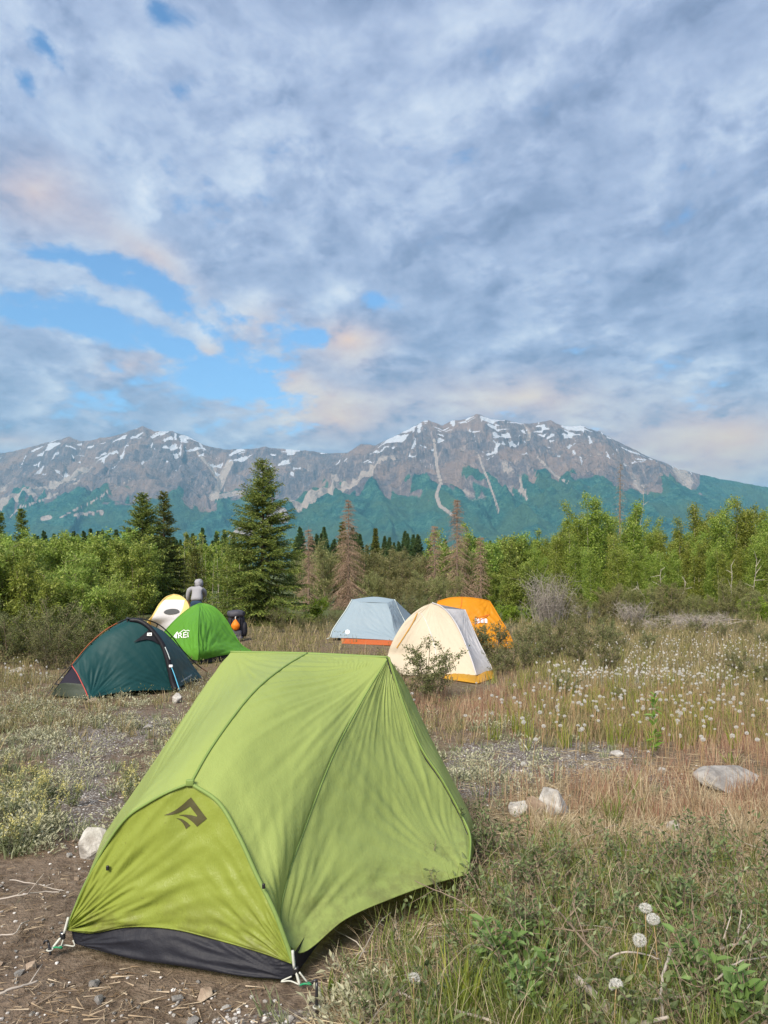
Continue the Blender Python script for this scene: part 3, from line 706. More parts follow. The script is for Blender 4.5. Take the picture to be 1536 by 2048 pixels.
    T.tube('hem', hemf, .004, M_foot, 5, 60)
    T.tube('hem', hemv, .0035, M_fly, 5, 60)
    # hub cap at the pole joint
    hv, hf = box(H + np.array([0, -.01, .008]), (.035, .018, .030), None, .006); T.part('hub_cap', hv, hf, M_seam)
    # black inner wall below the foot hem
    gA, gB = np.array([A[0] + .02, A[1] + .02, .005]), np.array([B[0] - .01, B[1] + .02, .0])
    low = [gA, px(256, 1905, 3.05), px(373, 1922, 2.98), px(490, 1949, 2.91), gB]
    low = [np.array([p[0], p[1], max(-.012, min(.01, p[2]))]) for p in low]
    up = [p + np.array([.0, .025, .012]) for p in hemf]
    T.part('inner_wall', *cloth(up, low, [up[0], gA], [up[-1], gB], 90, 26, .01, [(gA, .012, 6, .5), (gB, .014, 7, .5)], .006, 8, 12, env=.05, out=[-.2, -1, 0]), M_black, label='black inner wall showing under the foot end hem')
    T.part('inner_wall', *cloth([B + np.array([.0, .03, .03]), (tl(1.2, .5, .2))], [gB, tl(1.2, .5, -.01)], [B + np.array([0, .03, .03]), gB], [tl(1.2, .5, .2), tl(1.2, .5, -.01)], 30, 8, 0, [], .004, 8, 13, out=[1, 0, 0]), M_black)
    # straps, buckles, cord at the two foot corners
    for c, g, side in ((A, gp(103, 1899), -1), (B, gp(600, 1972), 1)):
        d = g - c; d[2] = .0 - c[2]
        up_ = c + np.array([.0, -.012, .045]) - d * .15
        st = T.tube('strap', [up_, c + d * .12 + np.array([0, -.012, 0])], .006, M_strap, 5, 6)
        bv, bf = box(c + d * .30, (.022, .014, .030), None, .004); bk = T.part('buckle', bv, bf, M_buckle)
        bv, bf = box(c + d * .27 + np.array([0, -.009, .008]), (.010, .005, .008), None, .002); T.part('buckle_face', bv, bf, M_silver, True, bk)
        T.tube('strap', [c + d * .38, c + d * .95], .0058, M_strap, 5, 6); T.tube('strap', [c + d * .38 + np.array([.012, 0, 0]), c + d * .9 + np.array([.03, .01, 0])], .0035, M_strap, 5, 6)
        T.tube('cord', [c + d * .95, c + d * .95 + np.array([.04 * -side, .02, .004]), c + d * .7 + np.array([-.07 * side, .02, -.02]), (gA if side < 0 else gB) + np.array([0, -.01, .02])], .0032, M_strap, 5, 20)
        T.tube('cord_loop', [c + d * .97, c + d * .97 + np.array([.02, -.01, .012]), c + d * .97 + np.array([.045, -.005, .006]), c + d * .97 + np.array([.03, .012, .004])], .004, M_green_cord, 5, 14)
    # guy points on the arches
    for p in (px(217, 1734, 3.12), px(528, 1770, 2.93)):
        bv, bf = box(p + np.array([0, -.01, 0]), (.012, .010, .020), None, .003); T.part('guy_loop', bv, bf, M_buckle)
    # emblem printed on the foot panel
    def lp(pts): return [(320 + x / 13.964, 1580 + y / 13.964) for x, y in pts]
    big = lp([(110, 705), (250, 655), (400, 580), (520, 495), (640, 400), (760, 290), (868, 200), (980, 350), (1100, 505), (1210, 655), (1318, 795), (1180, 905), (1037, 1022), (960, 930), (860, 845), (740, 760), (640, 722), (525, 702), (640, 685), (760, 685), (900, 705), (1030, 742), (1050, 720), (940, 580), (843, 455), (740, 520), (600, 600), (480, 650), (350, 685), (230, 703)])
    small = lp([(440, 785), (520, 790), (610, 805), (690, 850), (780, 915), (852, 985), (790, 1035), (728, 1085), (690, 1000), (640, 920), (570, 850), (500, 810)])
    V, fl = printed(bvh_of([foot]), [big, small], .0025); T.part('emblem', V, fl, M_logo, label='dark olive angular emblem printed on the foot panel')
    # guy line and peg by the right foot corner, hook peg by the left
    def peg(base, top, label):
        t = Thing('tent_peg', tuple(base), label, 'tent peg'); d = np.asarray(top) - base
        t.tube('shaft', [base - d * .4, np.asarray(top)], .0055, M_peg, 6, 6)
        t.tube('hook', [np.asarray(top), np.asarray(top) + np.array([.0, -.006, .008]), np.asarray(top) + np.array([-.012, -.006, .006]), np.asarray(top) + np.array([-.016, -.006, -.004])], .0045, M_peg, 6, 10)
        V, fl = tube(base + np.array([[.012 * math.cos(a), .012 * math.sin(a), .008] for a in np.linspace(0, 6.283, 13)]), .003, 5, False); t.part('cord_ring', V, fl, M_strap)
    b0 = gp(633, 2018); peg(b0, b0 + np.array([.0, .01, .095]), 'dark metal tent peg upright in the soil by a strapped tent corner')
    b1 = gp(100, 1903); peg(b1, b1 + np.array([-.012, .01, .035]), 'small tent peg pushed low into bare soil at the pale cord')
    return T
near_tent()
# ================================================================== the other tents
M_teal = fabric('teal_fly', (.0065, .052, .054), (.0055, .044, .046), trans=.08, rough=.55, spec=.25, bump=.05)
M_tealg = fabric('teal_fly_side', (0.010, 0.066, 0.073), trans=.08, rough=.45, spec=.35, bump=.05)
M_sleeve = fabric('black_sleeve', (.012, .012, .016), trans=0, rough=.5)
M_mesh = fabric('dark_mesh', (.020, .018, .032), trans=.1, rough=.8)
M_olive = fabric('olive_groundsheet', (.045, .058, .042), trans=.05, rough=.6)
M_redcord = plain('red_cord', (.40, .06, .05), .5)
M_orangepole = plain('orange_pole', (.34, .09, .04), .4)
M_blackpole = plain('black_pole', (.02, .02, .022), .35)
M_bluecord = plain('blue_cord', (.10, .42, .62), .5)
M_white = plain('white_print', (.78, .78, .76), .6, var=.05)
M_greyprint = plain('grey_print', (.45, .52, .52), .6, var=.08)

def dark_tent():
    T = Thing('camping_tent', (-3.5, 10.2, 0), 'low dark teal tent with outside hoop poles and black sleeve', 'tent')
    def z(x, y, Y): return px(90 + x / 4.6545, 1220 + y / 4.6545, Y)
    peak = z(790, 95, 10.2); J = z(250, 515, 9.62)
    ridge = [J, z(335, 420, 9.75), z(430, 320, 9.9), z(600, 190, 10.05), peak]
    hoop = [peak, z(870, 100, 10.19), z(950, 145, 10.18), z(1030, 232, 10.17), z(1090, 322, 10.16), z(1130, 425, 10.14), z(1160, 545, 10.12), z(1190, 680, 10.1), z(1214, 748, 10.08)]
    fc = gp(90 + 410 / 4.6545, 1220 + 832 / 4.6545); hf = hoop[-1].copy(); hf[2] = 0.0; hoop[-1] = hf
    red = [J, z(300, 590, 9.56), z(350, 690, 9.5), z(385, 765, 9.45), fc]
    hem = [fc, z(560, 822, 9.55) * [1, 1, 0] + [0, 0, .02], z(830, 790, 9.75) * [1, 1, 0] + [0, 0, .04], hf]
    rt = gp(404, 1357); rt[2] = .02
    rr = [peak, z(905, 102, 10.25), z(985, 150, 10.4), z(1090, 190, 10.6), z(1170, 262, 10.75), z(1300, 402, 10.95), z(1390, 532, 11.1), rt]
    rh = [hf, z(1300, 715, 10.45) * [1, 1, 0] + [0, 0, .02], rt]
    ltip = gp(101, 1390)
    front = T.part('front_panel', *cloth(ridge, [fc] + hem[1:-1] + [hf], red, hoop, 80, 70, .03, [(hf, .012, 7, .8), (fc, .012, 7, .6)], .003, 5, 21, env=.04, out=[.5, -.8, .3]), M_teal)
    side = T.part('end_panel', *cloth([peak], rh, hoop, rr, 50, 50, .03, [(rt, .012, 7, .8)], .004, 7, 22, env=.04, out=[1, -.3, .3]), M_tealg)
    cm = z(130, 690, 9.58)
    T.part('mesh_panel', *cloth([J], [cm, z(180, 682, 9.55), z(345, 703, 9.5)], [J, cm], red[:3], 24, 20, -.01, [], .004, 8, 23, out=[-.3, -1, .2]), M_mesh, label='dark purple mesh panel at the low end')
    T.part('groundsheet_panel', *cloth([cm, z(180, 682, 9.55), z(345, 703, 9.5)], [ltip, (ltip + fc) / 2, fc], [cm, ltip], [red[2], red[3], fc], 30, 24, .01, [], .004, 8, 24, out=[-.3, -1, .2]), M_olive, label='grey green lower panel at the low end')
    # far side
    def far(p): a = np.array([.69, .72]); n = np.array([.72, -.69]); c = np.array([-3.5, 10.3]); q = p[:2] - c; k = q @ n; r = p.copy(); r[:2] = p[:2] - 2 * k * n; return r
    bc, bh = far(fc), far(hf); bhoop = [peak] + [far(p) for p in hoop[1:]]
    T.part('back_panel', *cloth(ridge, [bc, bh], [J, bc], bhoop, 40, 40, .02, [], .004, 7, 25, out=[-.7, .7, .3]), M_teal)
    T.part('back_panel', *cloth([peak], [bh, rt], bhoop, rr, 30, 30, .02, [], .004, 7, 26, out=[.2, 1, .3]), M_teal)
    T.part('back_panel', *cloth([J], [bc, ltip], [J, bc], [J, cm, ltip], 20, 20, .0, [], .003, 8, 27, out=[-1, .4, .2]), M_olive)
    T.tube('hoop_sleeve', [p + np.array([.01, -.02, .0]) for p in hoop], np.linspace(.030, .045, 60), M_sleeve, 8, 60)
    T.tube('hoop_sleeve', bhoop, .03, M_sleeve, 8, 40)
    T.tube('trim_cord', [p + np.array([0, -.008, .002]) for p in red], .007, M_redcord, 6, 30, label='red cord along the low end')
    # outside pole with hanger straps
    pole = [gp(92, 1394), z(90, 690, 9.58), z(245, 512, 9.6), z(420, 308, 9.88), z(590, 168, 10.05), z(770, 84, 10.18), z(890, 82, 10.24), z(1045, 128, 10.45), z(1175, 238, 10.7), z(1290, 385, 10.95), z(1420, 512, 11.2), gp(400, 1352) + np.array([.08, .3, 0])]
    Pc = curve(pole, 120); k = 46
    T.part('pole', *tube(Pc[:18], .006, 6), M_blackpole); T.part('pole', *tube(Pc[17:k], .0055, 6), M_orangepole, label='orange section of the outside pole'); T.part('pole', *tube(Pc[k - 1:106], .009, 6), M_blackpole); T.part('pole', *tube(Pc[105:], .0075, 6), M_orangepole)
    for a, b in [((590, 168, 10.05), (600, 192, 10.06)), ((425, 305, 9.88), (436, 325, 9.9)), ((765, 86, 10.18), (768, 115, 10.17)), ((890, 82, 10.24), (890, 104, 10.25)), ((1048, 130, 10.45), (1040, 160, 10.48)), ((1182, 243, 10.7), (1168, 264, 10.74)), ((1293, 388, 10.95), (1278, 404, 10.93)), ((95, 688, 9.58), (130, 694, 9.58))]:
        T.tube('hanger', [z(*a), z(*b)], .008, M_blackpole, 5, 4)
    # vent hood, badge, lettering strip, guy line
    bv = bvh_of([front, side])
    V, fl = printed(bv, [[(90 + x / 4.6545, 1220 + y / 4.6545) for x, y in [(822, 306), (900, 245), (965, 188), (1010, 220), (1060, 280), (1100, 325), (1050, 318), (1000, 290), (950, 278), (890, 288)]]], .02, 2, 8); T.part('vent_hood', V, fl, M_sleeve, False)
    def zz(pts): return [(90 + x / 4.6545, 1220 + y / 4.6545) for x, y in pts]
    V, fl = printed(bv, [zz([(948, 220), (990, 218), (992, 226), (950, 228)]), zz([(948, 228), (957, 228), (955, 248), (946, 248)]), zz([(955, 240), (968, 240), (968, 248), (955, 248)]), zz([(962, 228), (975, 228), (965, 240), (958, 240)]), zz([(980, 226), (990, 226), (992, 247), (982, 247)]), zz([(968, 241), (984, 241), (984, 248), (968, 248)])], .03, 1, 8)
    T.part('badge', V, fl, M_white, label='small white badge on the vent hood')
    strokes = []
    for i in range(9):
        x0 = 1262 + i * 11.2; y0 = 676 - i * 7.0
        strokes.append(zz([(x0, y0), (x0 + 3.2, y0 - 2), (x0 + 1.8, y0 - 15), (x0 - 1.4, y0 - 13)]))
        strokes.append(zz([(x0 + 1.8, y0 - 15), (x0 + 8.5, y0 - 19), (x0 + 8.9, y0 - 15.5), (x0 + 2.2, y0 - 11.5)]))
        if i % 2 == 0: strokes.append(zz([(x0 + 6, y0 - 4), (x0 + 9.2, y0 - 6), (x0 + 7.8, y0 - 19), (x0 + 4.6, y0 - 17)]))
        else: strokes.append(zz([(x0 + .5, y0), (x0 + 8, y0 - 5), (x0 + 8.2, y0 - 8.5), (x0 + .7, y0 - 3.5)]))
    V, fl = printed(bv, strokes, .006, 0); T.part('lettering', V, fl, M_greyprint, label='line of small pale lettering')
    T.tube('guy_line', [z(1170, 515, 10.08), z(1200, 590, 10.05), z(1252, 745, 10.0)], .007, M_bluecord, 5, 12, label='light blue guy line')
    bxv, bxf = box(z(1172, 522, 10.07), (.05, .02, .035), None, .006); T.part('tag', bxv, bxf, M_white)
    T.tube('reflective_trim', [z(1118, 345, 10.1), z(1142, 400, 10.09), z(1164, 462, 10.08)], .007, M_greyprint, 5, 10)
dark_tent()

def dome_arc(c, top, k=.62, n=9):
    """bent pole from a ground corner to the crown"""
    c = np.asarray(c, float); top = np.asarray(top, float); a = np.linspace(0, 1, n)[:, None]
    th = a * math.pi / 2
    h = c[:2] + (top[:2] - c[:2]) * (1 - np.cos(th)) * (1 - .18) + (top[:2] - c[:2]) * a * .18
    zc = c[2] + (top[2] - c[2]) * (np.sin(th) * k + a * (1 - k))
    return list(np.concatenate([h, zc], 1))

M_rei = fabric('bright_green_fly', (0.125, 0.351, 0.040), (0.114, 0.322, 0.037), trans=.32, rough=.5)
def green_dome():
    T = Thing('camping_tent', (-3.5, 14.2, 0), 'bright green dome tent with white mountain logo beside backpack', 'tent')
    N, R, L, Bk = gp(396, 1327), np.array([-2.42, 14.05, 0]), np.array([-4.72, 14.3, 0]), np.array([-3.9, 15.6, 0]); top = px(400, 1207, 14.2)
    for p in (N, R, L, Bk): p[2] = .05
    aN = [N, px(397, 1306, 12.95), px(395.5, 1276, 13.15), px(396.5, 1249, 13.4), px(398, 1227, 13.75), top]
    aR = [R, px(484, 1291, 14.05), px(470, 1271, 14.05), px(457.5, 1248, 14.08), px(446, 1231.5, 14.1), px(430, 1216, 14.15), px(416, 1209.5, 14.18), top]
    aL = [L, px(312, 1285, 14.3), px(334, 1258, 14.28), px(350, 1241, 14.25), px(367, 1226, 14.24), px(384, 1214, 14.22), top]
    aB = dome_arc(Bk, top)
    def face(a, b, name, o, sd, **kw): return T.part(name, *cloth([top], [a[0], (a[0] + b[0]) / 2 + np.array([0, 0, .05]), b[0]], a[::-1], b[::-1], 50, 50, -.03, [(a[0], .03, 7, .9), (b[0], .03, 7, .9), (top, .012, 8, .6)], .006, 5, sd, env=.04, out=o), M_rei, **kw)
    l = face(aL, aN, 'left_panel', [-.6, -.8, .3], 31); r = face(aN, aR, 'right_panel', [.6, -.8, .3], 32); face(aR, aB, 'rear_panel', [.7, .6, .3], 33); face(aB, aL, 'rear_panel', [-.6, .7, .3], 34)
    for a in (aN, aR, aL): T.tube('pole_seam', [p + np.array([0, -.006, .004]) for p in a], .010, M_rei, 6, 40)
    q = [N + np.array([.02, .04, -.06]), R + np.array([-.05, .0, -.06])]
    T.part('inner_wall', *cloth([N + np.array([.02, .05, .06]), R + np.array([-.08, 0, .06])], q, [N + np.array([.02, .05, .06]), q[0]], [R + np.array([-.08, 0, .06]), q[1]], 20, 5, 0, [], 0, 5, 35, out=[.6, -.8, 0]), M_black)
    q = [L + np.array([.05, 0, -.06]), N + np.array([-.02, .04, -.06])]
    T.part('inner_wall', *cloth([L + np.array([.05, 0, .06]), N + np.array([-.02, .05, .06])], q, [L + np.array([.05, 0, .06]), q[0]], [N + np.array([-.02, .05, .06]), q[1]], 20, 5, 0, [], 0, 5, 36, out=[-.6, -.8, 0]), M_black)
    # logo: word, mountain outline and tree
    def s(x, y): return (340 + x / 30.72, 1250 + y / 30.72)
    polys = []
    def line(a, b, wd):
        a, b = np.array(a, float), np.array(b, float); d = (b - a) / np.linalg.norm(b - a); n = np.array([-d[1], d[0]]) * wd / 2
        polys.append([s(*(a + n)), s(*(b + n)), s(*(b - n)), s(*(a - n))])
    ml = [(520, 590), (690, 450), (890, 305), (1000, 405), (1130, 330), (1225, 400)]
    for a, b in zip(ml[:-1], ml[1:]): line(a, b, 30)
    polys.append([s(490, 405), s(500, 560), s(455, 640), s(470, 830), s(400, 830), s(250, 720), s(330, 600)])
    V, Tt = text_loops_mesh('REI', 1.0); w_ = V[:, 0].max() - V[:, 0].min(); h_ = V[:, 1].max()
    for tr in Tt:
        pts = [V[i] for i in tr]; polys.append([s(540 + (p[0] - V[:, 0].min()) / w_ * 620, 830 - p[1] / h_ * 330 - (p[0] - V[:, 0].min()) / w_ * 60 + 0) for p in pts])
    # letters stroked heavier
    V2, fl = printed(bvh_of([l]), polys, .012, 1, 8); T.part('logo', V2, fl, M_white, False, label='white REI lettering with mountain outline')
green_dome()

M_yel = fabric('pale_yellow_fly', (0.929, 0.743, 0.302), (0.883, 0.697, 0.278), trans=.35, rough=.6)
M_whi = fabric('white_fly', (0.767, 0.767, 0.813), (0.720, 0.720, 0.767), trans=.35, rough=.6)
M_vent = fabric('grey_net', (.10, .105, .11), trans=.2, rough=.8, grain=300)
def yellow_tent():
    T = Thing('camping_tent', (-5.4, 19, 0), 'pale yellow and white tent with lens shaped net window', 'tent')
    def z(x, y, Y): return px(280 + x / 6.4, 1140 + y / 6.4, Y)
    lb, rb = gp(293, 1276), gp(378, 1274); top = z(430, 312, 18.6)
    aL = [lb, z(100, 660, 18.2), z(150, 600, 18.3), z(200, 515, 18.35), z(245, 440, 18.4), z(330, 350, 18.5), top]
    aR = [rb, z(600, 640, 18.3), z(625, 520, 18.35), z(620, 450, 18.4), z(575, 375, 18.45), z(510, 330, 18.52), top]
    il, ir = z(150, 770, 18.15), z(400, 780, 18.15)
    # white door panel inside a yellow surround
    dT = [z(310, 382, 18.48), z(440, 378, 18.5), z(575, 385, 18.42)]
    dL = [dT[0], z(245, 470, 18.33), z(190, 560, 18.24), z(150, 630, 18.18), gp(296, 1270) + np.array([0.1, -.05, .05])]
    dR = [dT[2], z(545, 500, 18.33), z(490, 600, 18.24), z(430, 690, 18.16), gp(350, 1277) + np.array([0, -.05, .05])]
    door = T.part('door_panel', *cloth(dT, [dL[-1], dR[-1]], dL, dR, 30, 40, .03, [], .004, 5, 41, out=[0, -1, .3]), M_whi, label='white door panel')
    T.part('top_panel', *cloth([z(330, 350, 18.5), top, z(510, 330, 18.52)], dT, [z(330, 350, 18.5), dT[0]], [z(510, 330, 18.52), dT[2]], 20, 8, .01, [], 0, 5, 42, out=[0, -1, .5]), M_yel)
    T.part('side_panel', *cloth(aL[::-1][1:], dL, [aL[-2], dL[0]], [aL[0], dL[-1]], 30, 8, .01, [], 0, 5, 43, out=[-.3, -1, .2]), M_yel)
    T.part('side_panel', *cloth(aR[::-1][1:], dR, [aR[-2], dR[0]], [aR[0], dR[-1]], 30, 8, .01, [], 0, 5, 44, out=[.4, -1, .2]), M_yel)
    be = np.array([lb[0] * .45 + rb[0] * .55, 20.6, .35]); bl, br_ = np.array([lb[0] + .1, 20.5, 0]), np.array([rb[0] - .1, 20.5, 0])
    T.part('rear_panel', *cloth([top, be], [lb, bl], aL[::-1], [be, bl], 30, 30, .02, [], .004, 5, 45, out=[-1, .3, .4]), M_yel)
    T.part('rear_panel', *cloth([top, be], [rb, br_], aR[::-1], [be, br_], 30, 30, .02, [], .004, 5, 46, out=[1, .3, .4]), M_yel)
    T.part('rear_panel', *cloth([be], [bl, br_], [be, bl], [be, br_], 10, 10, 0, [], 0, 5, 47, out=[0, 1, .3]), M_yel)
    a = np.linspace(0, math.pi, 14); lens = [(343.3 - 15.6 * math.cos(t), 1224.2 - 6.0 * math.sin(t) - 1.2 * math.cos(t) * -1) for t in a] + [(343.3 + 15.6 * math.cos(t), 1224.2 + 5.2 * math.sin(t) + 1.2 * math.cos(t) * -1) for t in a[1:-1]]
    V, fl = printed(bvh_of([door]), [lens], .02, 1, 6); T.part('net_window', V, fl, M_vent, label='grey lens shaped net window')
    for c in (aL, aR): T.tube('pole_sleeve', c, .012, M_yel, 6, 40)
yellow_tent()

M_blu = fabric('blue_fly', (0.295, 0.376, 0.435), (0.271, 0.352, 0.409), trans=.22, rough=.5)
M_orfl = fabric('orange_floor', (0.612, 0.136, 0.025), trans=.2, rough=.6, bump=.4)
def blue_tent():
    T = Thing('camping_tent', (.1, 17.4, 0), 'dusty blue tent with orange floor edge and round white logo', 'tent')
    def z(x, y, Y): return px(640 + x / 3.84, 1180 + y / 3.84, Y)
    tip = z(52, 376, 17.45); tip[2] = .03
    TL, TM, TR = z(250, 72, 18.2), z(420, 52, 18.3), z(572, 72, 18.3)
    SL, SR = z(305, 92, 18.05), z(515, 100, 18.0)
    fb = gp(808, 1290); fb[2] = .12
    hemp = [z(78, 366, 17.4), z(300, 372, 17.2), z(545, 386, 17.0), z(600, 392, 16.95)]
    leftE = [TL, z(205, 150, 18.0), z(150, 230, 17.8), z(100, 308, 17.6), z(78, 366, 17.4)]
    fs = [SR, z(548, 200, 17.7), z(566, 300, 17.4), z(585, 350, 17.15), hemp[-1]]
    front = T.part('front_panel', *cloth([TL, SL, z(410, 96, 18.03), SR], hemp, leftE, fs, 60, 50, -.02, [(hemp[-1], .02, 8, 1.2), (SL, .012, 8, .9)], .006, 4, 51, env=.04, out=[0, -1, .4]), M_blu)
    T.part('roof_panel', *cloth([TL, TM, TR], [TL, SL, z(410, 96, 18.03), SR], [TL], [TR, SR], 40, 10, .0, [], .003, 4, 52, env=.1, out=[0, -.5, 1]), M_blu)
    rb = np.array([1.35, 18.0, .06])
    rs = [TR, z(600, 140, 18.25), z(640, 220, 18.2), z(690, 300, 18.1), rb]
    T.part('side_panel', *cloth([TR, SR], [rb, hemp[-1]], rs, fs, 20, 40, -.01, [(SR, .02, 8, 1.0)], .004, 4, 53, env=.06, out=[1, -.5, .3]), M_blu)
    bl, br_ = np.array([tip[0] + .2, 19.4, .03]), np.array([1.2, 19.4, .03])
    T.part('rear_panel', *cloth([TL, TM, TR], [bl, br_], [TL, bl], [TR, br_], 20, 20, .03, [], .003, 4, 54, out=[0, 1, .3]), M_blu)
    T.part('rear_panel', *cloth([TL], [bl, hemp[0]], [TL, bl], leftE, 10, 20, 0, [], 0, 4, 55, out=[-1, .2, .3]), M_blu)
    T.part('rear_panel', *cloth([TR], [br_, rb], [TR, br_], rs, 10, 20, 0, [], 0, 4, 56, out=[1, .2, .3]), M_blu)
    T.tube('edge_piping', [p + np.array([-.01, -.01, 0]) for p in leftE] + [tip], .014, M_greyprint, 5, 30)
    T.tube('edge_piping', rs, .013, M_greyprint, 5, 30); T.tube('seam', fs, .010, M_blu, 5, 30); T.tube('seam', [SL, z(410, 94, 18.02), SR], .010, M_blu, 5, 20)
    q0, q1 = z(160, 372, 17.3), z(560, 386, 17.05); g0, g1 = gp(683, 1287), gp(784, 1291)
    T.part('floor_edge', *cloth([q0, (q0 + q1) / 2, q1], [g0, g1], [q0, g0], [q1, g1], 50, 8, .01, [], .015, 6, 57, out=[0, -1, 0]), M_orfl, label='orange waterproof floor edge')
    a = np.linspace(0, 2 * math.pi, 18, endpoint=False); c = (695.2, 1264.8)
    V, fl = printed(bvh_of([front]), [[(c[0] + 4.4 * math.cos(t), c[1] + 4.6 * math.sin(t)) for t in a]], .012, 0); lg = T.part('logo', V, fl, M_white, False, label='round white logo')
    V, fl = printed(bvh_of([front]), [[(c[0] - .4, c[1] - 2.6), (c[0] + 2.8, c[1] - .4), (c[0] + 2.4, c[1] + .4), (c[0] - .6, c[1] - 1.2)], [(c[0] - 2.6, c[1] + .3), (c[0] - .8, c[1] + 1.2), (c[0] + .8, c[1] + 2.6), (c[0] - 1.2, c[1] + 2.4)]], .02, 0); T.part('logo_mark', V, fl, M_blu, False, lg)
blue_tent()

M_cream = fabric('cream_fly', (0.664, 0.581, 0.448), (0.631, 0.548, 0.415), trans=.30, rough=.55)
M_lgrey = fabric('light_grey_fly', (0.640, 0.629, 0.640), (0.601, 0.590, 0.601), trans=.28, rough=.55)
M_gold = fabric('golden_floor', (0.599, 0.307, 0.022), trans=.25, rough=.5, bump=.3)
def white_tent():
    T = Thing('camping_tent', (.9, 11.8, 0), 'cream white tent with golden yellow floor beside the orange one', 'tent')
    def z(x, y, Y): return px(640 + x / 3.84, 1180 + y / 3.84, Y)
    top = z(860, 100, 12.0)
    lb = gp(770, 1352); lb[2] = .06; fr = z(1200, 655, 11.25); rr_ = z(1325, 610, 11.95)
    aL = [top, z(800, 122, 12.0), z(740, 160, 11.98), z(660, 232, 11.92), z(592, 330, 11.85), z(542, 430, 11.8), z(520, 500, 11.78), lb]
    aF = [top, z(920, 122, 11.98), z(980, 172, 11.93), z(1040, 252, 11.85), z(1090, 352, 11.7), z(1132, 455, 11.55), z(1166, 545, 11.4), fr]
    hem = [lb, z(700, 655, 11.5), z(870, 647, 11.4), z(1050, 645, 11.32), fr]
    front = T.part('front_panel', *cloth([top], hem, aL, aF, 70, 70, .03, [(fr, .015, 7, .9), (top, .010, 9, .8)], .004, 5, 61, env=.04, out=[-.2, -1, .3]), M_cream)
    TR = z(1112, 150, 12.6); tm = z(960, 140, 12.25)
    aR = [TR, z(1150, 240, 12.55), z(1210, 380, 12.4), z(1270, 500, 12.2), rr_]
    side = T.part('side_panel', *cloth([top, z(905, 118, 12.1), tm, z(1040, 146, 12.4), TR], [fr, z(1262, 632, 11.6), rr_], aF, aR, 50, 50, -.05, [(rr_, .012, 7, .9), (TR, .012, 8, .8)], .004, 5, 62, env=.05, out=[1, -.6, .3]), M_lgrey)
    bl = np.array([lb[0] + .35, 13.4, .05]); br_ = np.array([rr_[0] + .05, 13.3, .05])
    T.part('rear_panel', *cloth([top, TR], [bl, br_], [top, bl], [TR, br_], 30, 30, .05, [], .003, 5, 63, out=[0, 1, .3]), M_lgrey)
    T.part('rear_panel', *cloth([TR], [rr_, br_], aR, [TR, br_], 10, 20, 0, [], 0, 5, 64, out=[1, .2, .3]), M_lgrey)
    T.part('rear_panel', *cloth([top], [lb, bl], aL, [top, bl], 10, 20, .05, [], 0, 5, 65, out=[-1, .2, .3]), M_lgrey)
    T.tube('pole_seam', [p + np.array([0, -.012, .004]) for p in aF], .011, M_lgrey, 6, 50); T.tube('pole_seam', aR, .009, M_lgrey, 6, 40)
    bv = bvh_of([front])
    def strip(pts, w_):
        P = catmull(np.array([(640 + x / 3.84, 1180 + y / 3.84) for x, y in pts]), 14); d = np.gradient(P, axis=0); d /= np.linalg.norm(d, axis=1)[:, None]; n = np.stack([-d[:, 1], d[:, 0]], 1) * w_
        return [list(map(tuple, (P[i] + n[i], P[i + 1] + n[i + 1], P[i + 1] - n[i + 1], P[i] - n[i]))) for i in range(len(P) - 1)]
    V, fl = printed(bv, strip([(748, 176), (725, 225), (700, 272), (650, 350), (588, 445)], .85), .012, 0); T.part('zip', V, fl, M_gold, label='yellow door zip')
    V, fl = printed(bv, strip([(775, 180), (806, 225), (832, 285), (858, 355), (882, 440), (895, 520)], .7), .012, 0); T.part('seam', V, fl, M_lgrey)
    def fl_edge(a, b, sd, o, ga, gb):
        mid = (a + b) / 2 + np.array([0, .02, .02]); 
        T.part('floor_edge', *cloth([a, mid, b], [ga, gb], [a, ga], [b, gb], 40, 8, .02, [(ga, .02, 6, .4)], .015, 7, sd, out=o), M_gold, label='golden yellow waterproof floor edge')
    fl_edge(z(930, 650, 11.42), z(1208, 660, 11.24) + np.array([0, .02, .0]), 66, [0, -1, 0], gp(884, 1357), gp(955, 1367)); fl_edge(z(1208, 660, 11.24) + np.array([0, .02, 0]), z(1332, 615, 11.97), 67, [1, -.5, 0], gp(955, 1367), gp(988, 1356))
    bxv, bxf = box(z(1133, 525, 11.5), (.03, .02, .09), None, .006); T.part('door_toggle', bxv, bxf, M_strap)
white_tent()

